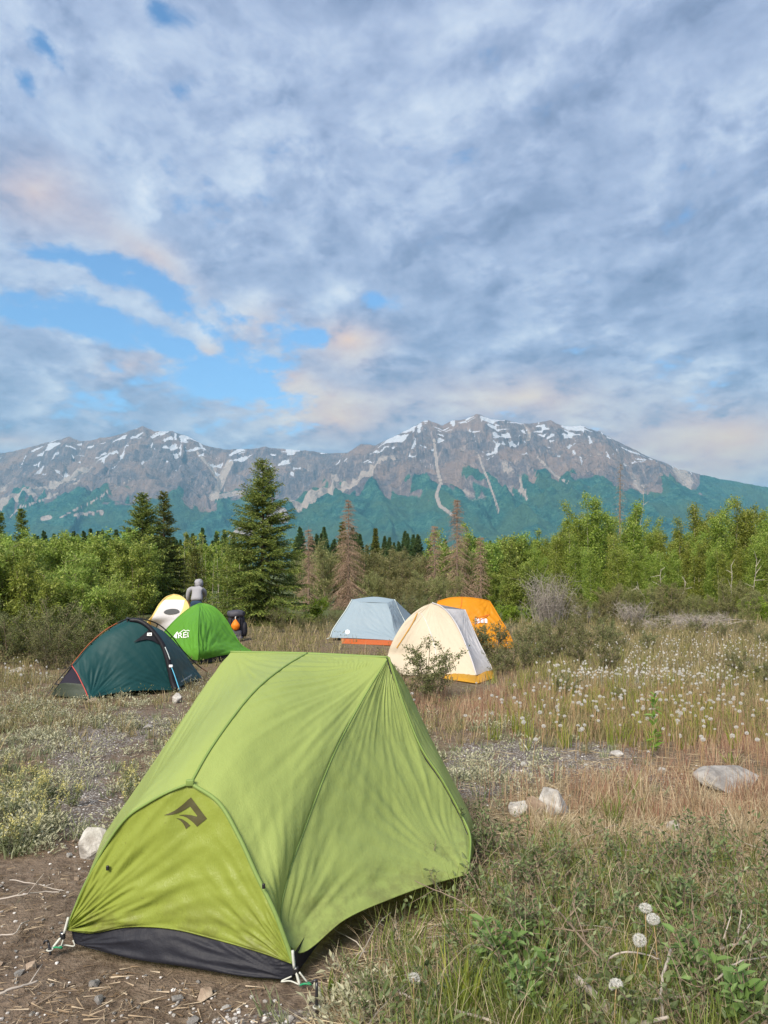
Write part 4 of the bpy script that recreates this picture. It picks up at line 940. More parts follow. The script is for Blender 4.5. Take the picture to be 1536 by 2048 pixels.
M_org = fabric('orange_fly', (0.704, 0.295, 0.012), (0.671, 0.271, 0.010), trans=.35, rough=.5)
M_lgprint = plain('pale_print', (.55, .52, .55), .6)
def orange_tent():
    T = Thing('camping_tent', (2.2, 16, 0), 'bright orange tent half hidden behind the cream tent and a twiggy shrub', 'tent')
    def z(x, y, Y): return px(640 + x / 3.84, 1180 + y / 3.84, Y)
    tops = [z(905, 88, 16.4), z(1000, 62, 16.3), z(1090, 57, 16.25), z(1210, 67, 16.25), z(1302, 86, 16.3)]
    rs = [tops[-1], z(1342, 150, 16.15), z(1386, 226, 16.0), z(1440, 312, 15.85), z(1472, 382, 15.75), gp(1030, 1296)]
    lb = gp(858, 1300); ls = [tops[0], z(860, 170, 16.2), z(830, 280, 16.0), lb]
    front = T.part('front_panel', *cloth(tops, [lb, (lb + rs[-1]) / 2, rs[-1]], ls, rs, 60, 50, .03, [(rs[-1], .03, 6, 1.2), (tops[-1], .02, 7, 1.0)], .008, 4, 71, env=.04, out=[0, -1, .3]), M_org)
    bl, br_ = lb + np.array([.1, 2.2, 0]), rs[-1] + np.array([-.1, 2.0, 0]); tb = [p + np.array([0, .8, -.12]) for p in tops]
    T.part('roof_panel', *cloth(tops, tb, [tops[0], tb[0]], [tops[-1], tb[-1]], 30, 10, 0, [], .004, 4, 72, out=[0, 0, 1]), M_org)
    T.part('rear_panel', *cloth(tb, [bl, br_], [tb[0], bl], [tb[-1], br_], 30, 20, .03, [], .004, 4, 73, out=[0, 1, .3]), M_org)
    T.part('side_panel', *cloth([tops[-1], tb[-1]], [rs[-1], br_], rs, [tb[-1], br_], 20, 30, .03, [], .004, 4, 74, out=[1, 0, .3]), M_org)
    T.part('side_panel', *cloth([tops[0], tb[0]], [lb, bl], ls, [tb[0], bl], 20, 30, .03, [], .004, 4, 75, out=[-1, 0, .3]), M_org)
    T.tube('pole_seam', rs, .014, M_org, 6, 40); T.tube('pole_seam', tops, .014, M_org, 6, 40)
    bv = bvh_of([front])
    P = np.array([(640 + x / 3.84, 1180 + y / 3.84) for x, y in [(1090, 60), (1088, 100), (1078, 150), (1060, 240)]]); V, fl = printed(bv, [[(a[0] - .5, a[1]), (a[0] + .5, a[1]), (b[0] + .5, b[1]), (b[0] - .5, b[1])] for a, b in zip(P[:-1], P[1:])], .015, 0); T.part('seam', V, fl, M_orfl)
    P = np.array([(640 + x / 3.84, 1180 + y / 3.84) for x, y in [(1385, 160), (1300, 190), (1180, 225)]]); V, fl = printed(bv, [[(a[0], a[1] - .6), (b[0], b[1] - .6), (b[0], b[1] + .6), (a[0], a[1] + .6)] for a, b in zip(P[:-1], P[1:])], .015, 0); T.part('seam', V, fl, M_orfl)
    lo = [[(949.5, 1237), (953, 1236.5), (953, 1247), (949.5, 1248)], [(954, 1240), (957, 1237), (959, 1240), (960, 1246), (955, 1247.5)], [(961, 1237.5), (966, 1236.5), (967.5, 1240), (967, 1246.5), (961, 1246.5)], [(968.5, 1238), (972, 1237.5), (975, 1240), (975, 1246.5), (969, 1246.5)]]
    V, fl = printed(bv, lo, .015, 0); T.part('logo', V, fl, M_lgprint, False, label='pale printed logo partly hidden by twigs')
orange_tent()

# ================================================================== backpack leaning under the spruce
M_pack = fabric('pack_cloth', (.018, .018, .026), trans=0, rough=.65, bump=.5, fine=18)
M_packg = fabric('pack_grey', (.06, .06, .075), trans=0, rough=.6, bump=.4, fine=18)
M_sack = fabric('orange_sack', (.85, .26, .02), (.75, .2, .015), trans=.2, rough=.5, bump=.6, fine=16)
def blob_mesh(c, rad, n=16, m=12, jit=.06, sq=.7, seed=0, drop=None):
    """soft rounded bag form"""
    th = np.linspace(0, 2 * np.pi, n, endpoint=False); ph = np.linspace(.02, np.pi - .02, m)
    Tm, Pm = np.meshgrid(th, ph); cs = lambda x: np.sign(np.cos(x)) * np.abs(np.cos(x)) ** sq; sn = lambda x: np.sign(np.sin(x)) * np.abs(np.sin(x)) ** sq
    x = cs(Tm) * sn(Pm); y = sn(Tm) * sn(Pm); z = cs(Pm)
    f = 1 + jit * fbm(x * 2.2 + seed, y * 2.2 + z * 1.7 + seed * 2, 3)
    if drop is not None: x, y = x * drop(z), y * drop(z)
    V = np.stack([x * f * rad[0], y * f * rad[1], z * f * rad[2]], -1).reshape(-1, 3) + np.asarray(c)
    i = np.arange(m - 1)[:, None] * n; j = np.arange(n)[None]; q = np.stack([i + j, i + n + j, i + n + (j + 1) % n, i + (j + 1) % n], -1).reshape(-1, 4)
    return V, q
def backpack():
    c = gp(471, 1281); T = Thing('backpack', (c[0], c[1], 0), 'black backpack with orange sack strapped on by the big spruce', 'backpack')
    x, y = c[0], c[1] + .1
    T.part('main_body', *blob_mesh((x, y, .31), (.20, .15, .33), 24, 18, .08, .6, 1), M_pack)
    T.part('lid', *blob_mesh((x - .01, y - .03, .62), (.20, .17, .09), 24, 12, .25, .7, 2), M_packg)
    T.part('side_pocket', *blob_mesh((x - .20, y - .02, .28), (.06, .10, .17), 16, 12, .1, .7, 3), M_packg); T.part('side_pocket', *blob_mesh((x + .20, y - .02, .26), (.06, .10, .17), 16, 12, .1, .7, 4), M_pack)
    T.part('front_pocket', *blob_mesh((x + .02, y - .14, .15), (.14, .06, .12), 20, 12, .1, .6, 5), M_packg)
    s = T.part('orange_sack', *blob_mesh((x + .02, y - .20, .375), (.095, .07, .13), 22, 16, .08, 1.0, 6, drop=lambda z: np.clip(1.15 - .55 * (z + .2), .25, 1.1)), M_sack, label='orange drawstring sack')
    T.tube('drawstring', [(x + .02, y - .20, .50), (x + .015, y - .20, .54), (x + .03, y - .17, .58)], .008, M_white, 5, 8, parent=s)
    for sx in (-.09, .11): T.tube('compression_strap', [(x + sx, y - .10, .60), (x + sx, y - .17, .45), (x + sx, y - .17, .25), (x + sx, y - .13, .06)], .010, M_pack, 5, 12)
    for sx in (-.08, .08): T.tube('shoulder_strap', [(x + sx, y + .10, .58), (x + sx * 1.4, y + .24, .48), (x + sx * 1.5, y + .22, .22), (x + sx * 1.4, y + .12, .10)], .022, M_pack, 6, 14)
    T.part('loose_pouch', *blob_mesh((x + .12, y - .26, .06), (.09, .07, .06), 16, 10, .3, .8, 8), M_packg)
backpack()

# ================================================================== person in a grey hoodie, back to us, stooping over the yellow tent
M_skin = plain('skin', (.52, .28, .19), .55, var=.08)
M_hood = fabric('grey_jersey', (0.289, 0.289, 0.311), (0.260, 0.260, 0.281), trans=0, rough=.9, bump=.35, fine=10)
M_jean = fabric('blue_denim', (.022, .045, .085), trans=0, rough=.85, bump=.3)
M_shoe = plain('brown_boot', (.06, .045, .035), .7)
M_eye = plain('eye_dark', (.03, .02, .02), .3)
def skin_obj(name, pts, edges, m, parent, root=0, lev=2):
    me = bpy.data.meshes.new(name); me.from_pydata([p[:3] for p in pts], edges, []); me.materials.append(m)
    o = obj(name, me, parent)
    sk = o.modifiers.new('skin', 'SKIN'); sk.use_smooth_shade = True; sk.branch_smoothing = .6
    lay = me.skin_vertices[0] if me.skin_vertices else None
    if lay is None:
        bm = bmesh.new(); bm.from_mesh(me); bm.verts.layers.skin.verify(); bm.to_mesh(me); bm.free(); lay = me.skin_vertices[0]
    for i, p in enumerate(pts):
        r = p[3] if isinstance(p[3], tuple) else (p[3], p[3]); lay.data[i].radius = r; lay.data[i].use_root = (i == root)
    ss_ = o.modifiers.new('sub', 'SUBSURF'); ss_.levels = lev; ss_.render_levels = lev
    return o
def person():
    base = px(393, 1145, 20.0); X, Y = base[0], base[1]
    pts = [(0, 0, .80, .085), (0, .06, .95, .085), (-.01, .16, 1.10, .095), (-.01, .22, 1.18, .055), (-.015, .28, 1.25, .060), (-.015, .33, 1.305, .088), (-.015, .36, 1.36, .070)]
    edges = [(i, i + 1) for i in range(6)]
    def chain(start, lst):
        k = start
        for p in lst: pts.append(p); edges.append((k, len(pts) - 1)); k = len(pts) - 1
        return k
    chain(5, [(-.015, .42, 1.285, .030), (-.015, .455, 1.275, .014)])        # nose
    for sx, arm in ((-1, [(-.15, .17, 1.17, .058), (-.235, .12, 1.14, .050), (-.275, .15, .95, .040), (-.285, .24, .80, .030)]), (1, [(.11, .19, 1.16, .055), (.15, .25, 1.10, .048), (.13, .42, .98, .040), (.04, .56, .92, .030)])):
        k = chain(2, arm); w_ = pts[k]
        d = np.array([0, .06, -.08]) if sx < 0 else np.array([-.05, .09, -.02])
        pm = chain(k, [(w_[0] + d[0] * .6, w_[1] + d[1] * .6, w_[2] + d[2] * .6, (.034, .018))])
        c = np.array(pts[pm][:3]); side = np.array([1.0, 0, 0]) if sx < 0 else np.array([.4, .2, -.8])
        for f, ln in enumerate((.062, .072, .068, .052)):
            o_ = side * (f - 1.5) * .019
            chain(pm, [tuple(c + o_ + d * .25) + (.0095,), tuple(c + o_ + d * .25 + d / np.linalg.norm(d) * ln * .55) + (.009,), tuple(c + o_ + d * .25 + d / np.linalg.norm(d) * ln + np.array([0, .0, -.012])) + (.008,)])
        chain(k, [tuple(np.array(w_[:3]) + d * .35 + side * .032 * -1) + (.011,), tuple(np.array(w_[:3]) + d * .75 + side * .045 * -1) + (.009,)])
    for sx in (-1, 1):
        chain(0, [(sx * .085, .0, .74, .070), (sx * .11, .06, .44, .058), (sx * .12, -.02, .09, .042), (sx * .12, .10, .035, .035)])
    P = bpy.data.objects.new('tmp', None)
    body = skin_obj('person', pts, edges, M_skin, None); bpy.data.objects.remove(P)
    body.location = (X, Y, 0.0)
    tag(body, 'person in grey hooded sweatshirt and jeans stooping over the yellow tent', 'person')
    # clothing
    hp = [(0, .0, .80, (.195, .17)), (0, .045, .92, (.165, .125)), (-.01, .11, 1.04, (.175, .125)), (-.01, .16, 1.13, (.175, .12)), (-.012, .21, 1.20, .115), (-.015, .26, 1.25, .105)]
    he = [(i, i + 1) for i in range(5)]
    def ch(start, lst):
        k = start
        for p in lst: hp.append(p); he.append((k, len(hp) - 1)); k = len(hp) - 1
    ch(3, [(-.16, .16, 1.16, .078), (-.235, .12, 1.13, .074), (-.275, .15, .95, .060), (-.285, .22, .83, .046)]); ch(3, [(.11, .18, 1.15, .078), (.15, .25, 1.09, .072), (.13, .42, .98, .058), (.05, .54, .93, .046)])
    skin_obj('hoodie', hp, he, M_hood, body)
    # hood: shell with the face open to the front
    V, q = blob_mesh((-.015, .315, 1.295), (.118, .145, .130), 32, 24, .12, .92, 9)
    cen = V[q].mean(1) - np.array([-.015, .315, 1.305]); keep = ~((cen[:, 1] > .070) & (np.abs(cen[:, 0]) < .085) & (cen[:, 2] < .085))
    me = mesh_np('hood', V, q[keep], True, [M_hood]); h = obj('hood', me, body); so_ = h.modifiers.new('thick', 'SOLIDIFY'); so_.thickness = .012
    tp = [(0, .01, .88, (.180, .150)), (0, .0, .78, (.190, .160))]; te = [(0, 1)]
    for sx in (-1, 1):
        k = 1
        for p in [(sx * .098, .0, .70, .105), (sx * .11, .06, .44, .080), (sx * .12, -.015, .11, .066)]: tp.append(p); te.append((k, len(tp) - 1)); k = len(tp) - 1
    skin_obj('trousers', tp, te, M_jean, body)
    for sx in (-1, 1):
        V, q = blob_mesh((sx * .12, .05, .05), (.052, .14, .055), 20, 12, .05, .75, 11 + sx); obj('boot', mesh_np('boot', V, q, True, [M_shoe]), body)
        V, q = blob_mesh((-.015 + sx * .032, .405, 1.30), (.011, .009, .010), 10, 8, 0, 1, 0); obj('eye', mesh_np('eye', V, q, True, [M_eye]), body)
person()
# ================================================================== plant materials
def leafmat(name, cols, trans=.35, rough=.55, spec=.25, objvar=.0):
    m, t = mat(name)
    g = t.node('ShaderNodeNewGeometry'); r = g.outputs['Random Per Island']
    n = len(cols); c = t.ramp(r, [(i / max(1, n - 1), (*k, 1)) for i, k in enumerate(cols)])
    if objvar:
        oi = t.node('ShaderNodeObjectInfo'); hs = t.node('ShaderNodeHueSaturation', {'Color': c})
        t.l.new(t.math('MULTIPLY_ADD', oi.outputs['Random'], .06 * objvar, .5 - .03 * objvar), hs.inputs['Hue'])
        t.l.new(t.math('MULTIPLY_ADD', oi.outputs['Random'], .5 * objvar, 1 - .25 * objvar), hs.inputs['Value']); c = hs.outputs[0]
    b = t.node('ShaderNodeBsdfPrincipled', {'Base Color': c, 'Roughness': rough}); b.inputs['Specular IOR Level'].default_value = spec
    if trans: 
        tr = t.node('ShaderNodeBsdfTranslucent', {'Color': c}); ms_ = t.node('ShaderNodeMixShader', {0: trans, 1: b.outputs[0], 2: tr.outputs[0]}); finish(t, ms_.outputs[0])
    else: finish(t, b.outputs[0])
    return m
ML = {}
ML['spruce'] = leafmat('spruce_needles', [(0.049, 0.087, 0.019), (0.104, 0.153, 0.029), (0.182, 0.237, 0.048), (0.293, 0.321, 0.079)], .15, .6, .2)
ML['spruce2'] = leafmat('spruce_needles_olive', [(0.053, 0.069, 0.015), (0.112, 0.131, 0.027), (0.184, 0.188, 0.045)], .15, .6, .2)
ML['farspruce'] = leafmat('far_spruce_needles', [(0.037, 0.076, 0.031), (0.076, 0.128, 0.044), (0.111, 0.170, 0.061)], .1, .7, .1, .6)
ML['dead'] = leafmat('dead_twigs', [(.19, .12, .08), (.30, .20, .14), (.40, .29, .21)], 0, .9, .1)
ML['grey'] = leafmat('grey_twigs', [(.16, .14, .12), (.27, .24, .21), (.36, .33, .29)], 0, .9, .1)
ML['aspen'] = leafmat('aspen_leaves', [(0.122, 0.184, 0.025), (0.201, 0.273, 0.038), (0.287, 0.361, 0.057), (0.445, 0.481, 0.127)], .4, .5, .35, .7)
ML['willow'] = leafmat('willow_leaves', [(0.133, 0.200, 0.036), (0.211, 0.289, 0.047), (0.297, 0.379, 0.068), (0.422, 0.482, 0.138)], .4, .5, .35, .6)
ML['greywillow'] = leafmat('grey_willow_leaves', [(0.147, 0.162, 0.057), (0.240, 0.248, 0.093), (0.343, 0.333, 0.142)], .35, .6, .3, .7)
ML['lime'] = leafmat('lime_leaves', [(.14, .22, .02), (.22, .32, .03), (.32, .42, .06)], .45, .5, .3)
ML['olive'] = leafmat('olive_shrub_leaves', [(0.088, 0.104, 0.039), (0.151, 0.165, 0.062), (0.239, 0.247, 0.104)], .3, .6, .3, .6)
ML['fg'] = leafmat('foreground_shrub_leaves', [(.060, .090, .030), (.115, .160, .058), (.175, .225, .090), (.270, .315, .160)], .35, .5, .35, .5)
ML['broad'] = leafmat('broad_shrub_leaves', [(.11, .19, .05), (.16, .26, .07), (.22, .33, .11)], .4, .45, .4)
ML['bright'] = leafmat('sapling_leaves', [(.15, .27, .04), (.22, .36, .06)], .45, .45, .35)
ML['dry'] = leafmat('dry_grass_blades', [(0.276, 0.202, 0.110), (0.405, 0.313, 0.184), (0.515, 0.423, 0.276), (0.607, 0.524, 0.368)], .3, .7, .2)
ML['grass'] = leafmat('green_grass_blades', [(.10, .15, .03), (.17, .22, .045), (.26, .29, .08)], .4, .6, .25)
ML['ygrass'] = leafmat('yellow_green_blades', [(.14, .20, .03), (.24, .28, .04), (.36, .34, .07)], .4, .6, .25)
ML['silver'] = leafmat('silver_leaves', [(0.246, 0.246, 0.146), (0.381, 0.375, 0.246), (0.515, 0.510, 0.370)], .3, .7, .15)
ML['silverg'] = leafmat('silver_green_leaves', [(.13, .16, .075), (.22, .25, .13), (.34, .36, .23)], .3, .7, .15)
ML['red'] = leafmat('reddish_stalks', [(.22, .11, .075), (.32, .18, .12), (.42, .29, .19), (.48, .38, .24)], .25, .7, .2)
ML['meadow'] = leafmat('meadow_leaves', [(0.143, 0.140, 0.055), (0.231, 0.210, 0.090), (0.352, 0.290, 0.150), (0.462, 0.370, 0.230)], .3, .7, .2)
ML['litter'] = leafmat('ground_litter', [(.10, .065, .04), (.22, .16, .10), (.36, .28, .19), (.50, .42, .31)], .1, .85, .1)
ML['fluff'] = leafmat('dandelion_fluff', [(.72, .70, .66), (.82, .81, .77)], .45, .8, .1)
ML['yflower'] = leafmat('yellow_petals', [(.46, .42, .14), (.56, .51, .20), (.62, .59, .32)], .35, .6, .2)
M_bark = plain('pale_bark', (.42, .38, .30), .9, .1, var=.3, scale=9)
M_dbark = plain('dark_bark', (.095, .070, .050), .95, .1, var=.35, scale=14)
M_twig = plain('twig_bark', (.20, .155, .115), .9, .1, var=.3, scale=20)
M_gbark = plain('weathered_wood', (.36, .32, .28), .9, .15, var=.35, scale=25)
M_stem = plain('green_stem', (.26, .25, .10), .7, .2, var=.2)

def rnd(seed): return np.random.default_rng(seed)
def unit(v): return v / (np.linalg.norm(v, axis=-1, keepdims=True) + 1e-12)
def rvec(g, n): return unit(g.normal(size=(n, 3)))

def leaves(P, D, N, L, Wd, fold=.22, six=False):
    P = np.asarray(P); n = len(P); L = np.broadcast_to(np.asarray(L, float), (n,))[:, None]; Wd = np.broadcast_to(np.asarray(Wd, float), (n,))[:, None]
    D = unit(D); Sd = unit(np.cross(D, N)); N = np.cross(Sd, D)
    i = np.arange(n)[:, None]
    if not six:
        V = np.stack([P, P + D * L * .45 + Sd * Wd * .5 + N * Wd * fold, P + D * L, P + D * L * .45 - Sd * Wd * .5 + N * Wd * fold], 1).reshape(-1, 3)
        T = np.concatenate([i * 4 + [[0, 1, 2]], i * 4 + [[0, 2, 3]]])
        return V, T
    q = lambda a, b, c: P + D * L * a + Sd * Wd * b + N * Wd * c
    V = np.stack([P, q(.28, .42, fold * .8), q(.62, .44, fold * .7), q(1, 0, -.15), q(.62, -.44, fold * .7), q(.28, -.42, fold * .8), q(.5, 0, -.05)], 1).reshape(-1, 3)
    T = np.concatenate([i * 7 + [[6, a, b]] for a, b in ((0, 1), (1, 2), (2, 3), (3, 4), (4, 5), (5, 0))])
    return V, T
def blades(P, D, L, Wd, bend, g, seg=3):
    """curved tapering grass blades; bend = sideways lean gained towards the tip"""
    n = len(P); P = np.asarray(P); D = unit(D); L = np.broadcast_to(np.asarray(L, float), (n,)); Wd = np.broadcast_to(np.asarray(Wd, float), (n,)); bend = np.broadcast_to(np.asarray(bend, float), (n,))
    az = g.uniform(0, 2 * np.pi, n); B = np.stack([np.cos(az), np.sin(az), np.zeros(n)], 1); Sd = np.stack([-np.sin(az), np.cos(az), np.zeros(n)], 1)
    pts = []
    for k in range(seg + 1):
        t = k / seg; c = P + D * (L * t)[:, None] + B * (L * bend * t * t)[:, None] - np.array([0, 0, 1.0]) * (L * bend * .45 * t ** 2.5)[:, None]
        w_ = (Wd * (1 - t) ** .7 * .5)[:, None]
        if k < seg: pts += [c - Sd * w_, c + Sd * w_]
        else: pts += [c]
    V = np.stack(pts, 1).reshape(-1, 3); k = 2 * seg + 1; i = np.arange(n)[:, None] * k; T = []
    for s_ in range(seg - 1): a = 2 * s_; T += [i + [[a, a + 1, a + 3]], i + [[a, a + 3, a + 2]]]
    a = 2 * (seg - 1); T += [i + [[a, a + 1, a + 2]]]
    return V, np.concatenate(T)
def needles(P, D, L, Wd, g):
    n = len(P); Sd = unit(np.cross(D, rvec(g, n))); L = np.broadcast_to(np.asarray(L, float), (n,))[:, None]; Wd = np.broadcast_to(np.asarray(Wd, float), (n,))[:, None]
    V = np.stack([P - Sd * Wd / 2, P + Sd * Wd / 2, P + unit(D) * L], 1).reshape(-1, 3)
    return V, np.arange(n * 3).reshape(-1, 3)
def cat_t(parts):
    Vs, Ts, o = [], [], 0
    for V, T in parts: Vs.append(V); Ts.append(T + o); o += len(V)
    return np.concatenate(Vs), np.concatenate(Ts)
def tri_of(Vfl):
    V, fl = Vfl; T = []
    for f in (fl if isinstance(fl, list) else [fl]):
        T += [f] if f.shape[1] == 3 else [f[:, :3], f[:, [0, 2, 3]]]
    return V, np.concatenate(T)

# ================================================================== conifers
def spruce_mesh(h, hw, seed, dens=1.0, dead=False, bare=0.0, ns=.062):
    g = rnd(seed); wood = []; NP, ND, NL = [], [], []
    tp = np.stack([np.cumsum(g.normal(0, .006, 14)), np.cumsum(g.normal(0, .006, 14)), np.linspace(-.05, h, 14)], 1)
    wood.append(tri_of(tube(tp, np.linspace(.013 * h + .02, .004, 14), 7)))
    z = .05 * h
    while z < h * .985:
        f = z / h
        for _ in range(int(round((5.2 if not dead else 5) * dens))):
            if g.random() < bare * (1 - f): continue
            az = g.uniform(0, 2 * np.pi); ln = (hw * (1 - f) ** (.80 if ns < .12 else .95) * g.uniform(.62, 1.12) + (.05 if ns < .12 else .01)) * (1 if g.random() > .12 else .6)
            zz0 = z + g.uniform(-.04, .04); a = (-.42 + .95 * f ** 1.5) + g.normal(0, .07); b = .20 if not dead else -.25
            t = np.linspace(0, 1, 5)[:, None]; dr = np.array([np.cos(az), np.sin(az), 0])
            c0 = np.array([np.interp(zz0, tp[:, 2], tp[:, 0]), np.interp(zz0, tp[:, 2], tp[:, 1]), zz0])
            Pb = c0 + dr * ln * t + np.array([0, 0, 1.0]) * ln * (a * t + b * t * t)
            wood.append(tri_of(tube(Pb, np.linspace(.004 + .010 * ln, .0025, 5), 3, False)))
            nt = max(3, int(ln / (.062 if not dead else .10)))
            for tt in np.linspace(.12, 1, nt):
                c = np.array([np.interp(tt, t[:, 0], Pb[:, k]) for k in range(3)])
                for sd in (-1, 1):
                    an = az + sd * g.uniform(.6, 1.15); tl_ = (.30 * ln * (1 - .65 * tt) + .06) * g.uniform(.7, 1.2)
                    d = np.array([np.cos(an), np.sin(an), a * .5 - (.18 if not dead else .6) + g.normal(0, .12)])
                    m = max(2, int(tl_ / .036)) if not dead else 3
                    q = c + d * tl_ * np.linspace(.1, 1, m)[:, None]
                    if dead:
                        NP.append(np.concatenate([q[:1], q])); ND.append(np.concatenate([d[None], np.tile(d, (m, 1)) + g.normal(0, .55, (m, 3)) - [0, 0, .25]])); NL.append(np.concatenate([[tl_], g.uniform(.05, .13, m)]))
                    else:
                        for _k in range(2):
                            NP.append(q); ND.append(np.tile(d, (m, 1)) * .9 + g.normal(0, .55, (m, 3)) + [0, 0, .18]); NL.append(g.uniform(.75, 1.25, m) * ns)
                if not dead:
                    NP.append(np.repeat(c[None], 3, 0)); ND.append(dr + g.normal(0, .5, (3, 3)) + [0, 0, .3]); NL.append(g.uniform(.8, 1.3, 3) * ns)
        z += .075 + .035 * (1 - f) + g.uniform(0, .03) if not dead else .11 + g.uniform(0, .05)
    P, D, L = np.concatenate(NP), np.concatenate(ND), np.concatenate(NL)
    fol = needles(P, D, L, (ns * .42 if not dead else .010), g)
    return cat_t(wood), fol
def place(name, label, cat, parts, loc, rz=0.0, sc=1.0, group=None):
    """parts: [(part name, mesh, sub-parts)] -> one thing"""
    e = empty(name, tuple(loc), label, cat, group, rz, sc)
    for nm, me in parts:
        o = obj(nm, me, e)
        if nm == 'flowers': o['kind'] = 'stuff'
    return e
def conifer(pxx, top, Y, hwpx, seed, label, kind='spruce', name='spruce_tree', group=None, dens=1.0, dead=False, bare=0.0):
    h = (HOR + F * EYE / Y - top) * Y / F; hw = hwpx * Y / F
    wd, fo = spruce_mesh(h, hw, seed, dens, dead, bare, .062 * max(.8, Y / 24))
    x = (pxx - 768) * Y / F
    a = mesh_np('trunk', *wd, False, [M_dbark if not dead else M_twig]); b = mesh_np('crown', *fo, False, [ML[kind]])
    return place(name, label, 'tree', [('trunk', a), ('crown', b)], (x, Y, 0), 0, 1, group)
conifer(525, 916, 23, 112, 101, 'tallest full green spruce standing behind the black backpack', 'spruce', dens=1.6)
conifer(283, 986, 30, 84, 102, 'bushy green spruce behind the pale yellow tent', 'spruce', dens=1.1)
conifer(329, 984, 32, 54, 103, 'thin olive brown spruce close beside a bushier green one', 'spruce2', dens=.85, bare=.2)
conifer(42, 1016, 34, 28, 104, 'slim green spruce poking out of the willow thicket', 'spruce', dens=.9)
conifer(-2, 1026, 33, 30, 105, 'dark spruce top at the edge of the willow thicket', 'spruce', dens=.9)
conifer(392, 1098, 27, 36, 106, 'small dark spruce right behind the person in grey', 'spruce2', dens=.9)
conifer(684, 1044, 36, 16, 107, 'narrow green spruce hugging a dead brown one', 'spruce2', dens=.8)
conifer(750, 1056, 60, 18, 108, 'lone olive spruce between dead brown trees beyond the scrub', 'spruce2', dens=.8)
conifer(617, 1052, 31, 30, 111, 'short dead brown spruce just beyond the tallest green spruce', 'dead', 'dead_spruce', dead=True, dens=1.7)
conifer(697, 997, 32, 47, 112, 'tall dead brown spruce rising behind the dusty blue tent', 'dead', 'dead_spruce', dead=True, dens=1.9)
conifer(868, 1050, 33, 30, 113, 'slender dead spruce behind the orange tent with bare lower trunk', 'dead', 'dead_spruce', dead=True, dens=1.7)
conifer(914, 998, 32, 46, 114, 'tall dead spruce with spiky crown behind the orange tent', 'dead', 'dead_spruce', dead=True, dens=1.8)
conifer(962, 1072, 31, 30, 115, 'low dead spruce leaning into the green thicket behind orange tent', 'dead', 'dead_spruce', dead=True, dens=1.7)
conifer(1240, 924, 38, 24, 116, 'bare grey spruce snag rising highest above the aspen thicket', 'grey', 'dead_spruce', dead=True, dens=.6)

def far_spruces():
    g = rnd(5); protos = []
    for k in range(4):
        wd, fo = spruce_mesh(8.0, 1.7 + .2 * k, 300 + k, .75, False, 0, .20); protos.append((mesh_np('trunk', *wd, False, [M_dbark]), mesh_np('crown', *fo, False, [ML['farspruce']])))
    lst = []
    for x in np.arange(60, 470, 9.5): lst.append((x + g.uniform(-4, 4), g.uniform(1060, 1088)))
    for x in np.arange(598, 845, 10.5): lst.append((x + g.uniform(-4, 4), g.uniform(1062, 1092)))
    for x in (405, 448, 705, 600, 648, 180, 232, 268): lst.append((x, g.uniform(1050, 1060)))
    for x in np.arange(-420, 50, 22): lst.append((x, g.uniform(1055, 1080)))
    for x in np.arange(860, 1950, 30): lst.append((x, g.uniform(1068, 1090)))
    for i, (x, top) in enumerate(lst):
        Y = g.uniform(85, 150); h = (HOR + F * EYE / Y - top) * Y / F; s_ = h / 8.0
        tr, cr = protos[i % 4]
        e = empty('far_spruce', ((x - 768) * Y / F, Y, 0), 'distant dark green spruce in the tree line below the mountains', 'tree', 'far spruces along the tree line', g.uniform(0, 6.28), s_)
        obj('trunk', tr, e); obj('crown', cr, e)
far_spruces()

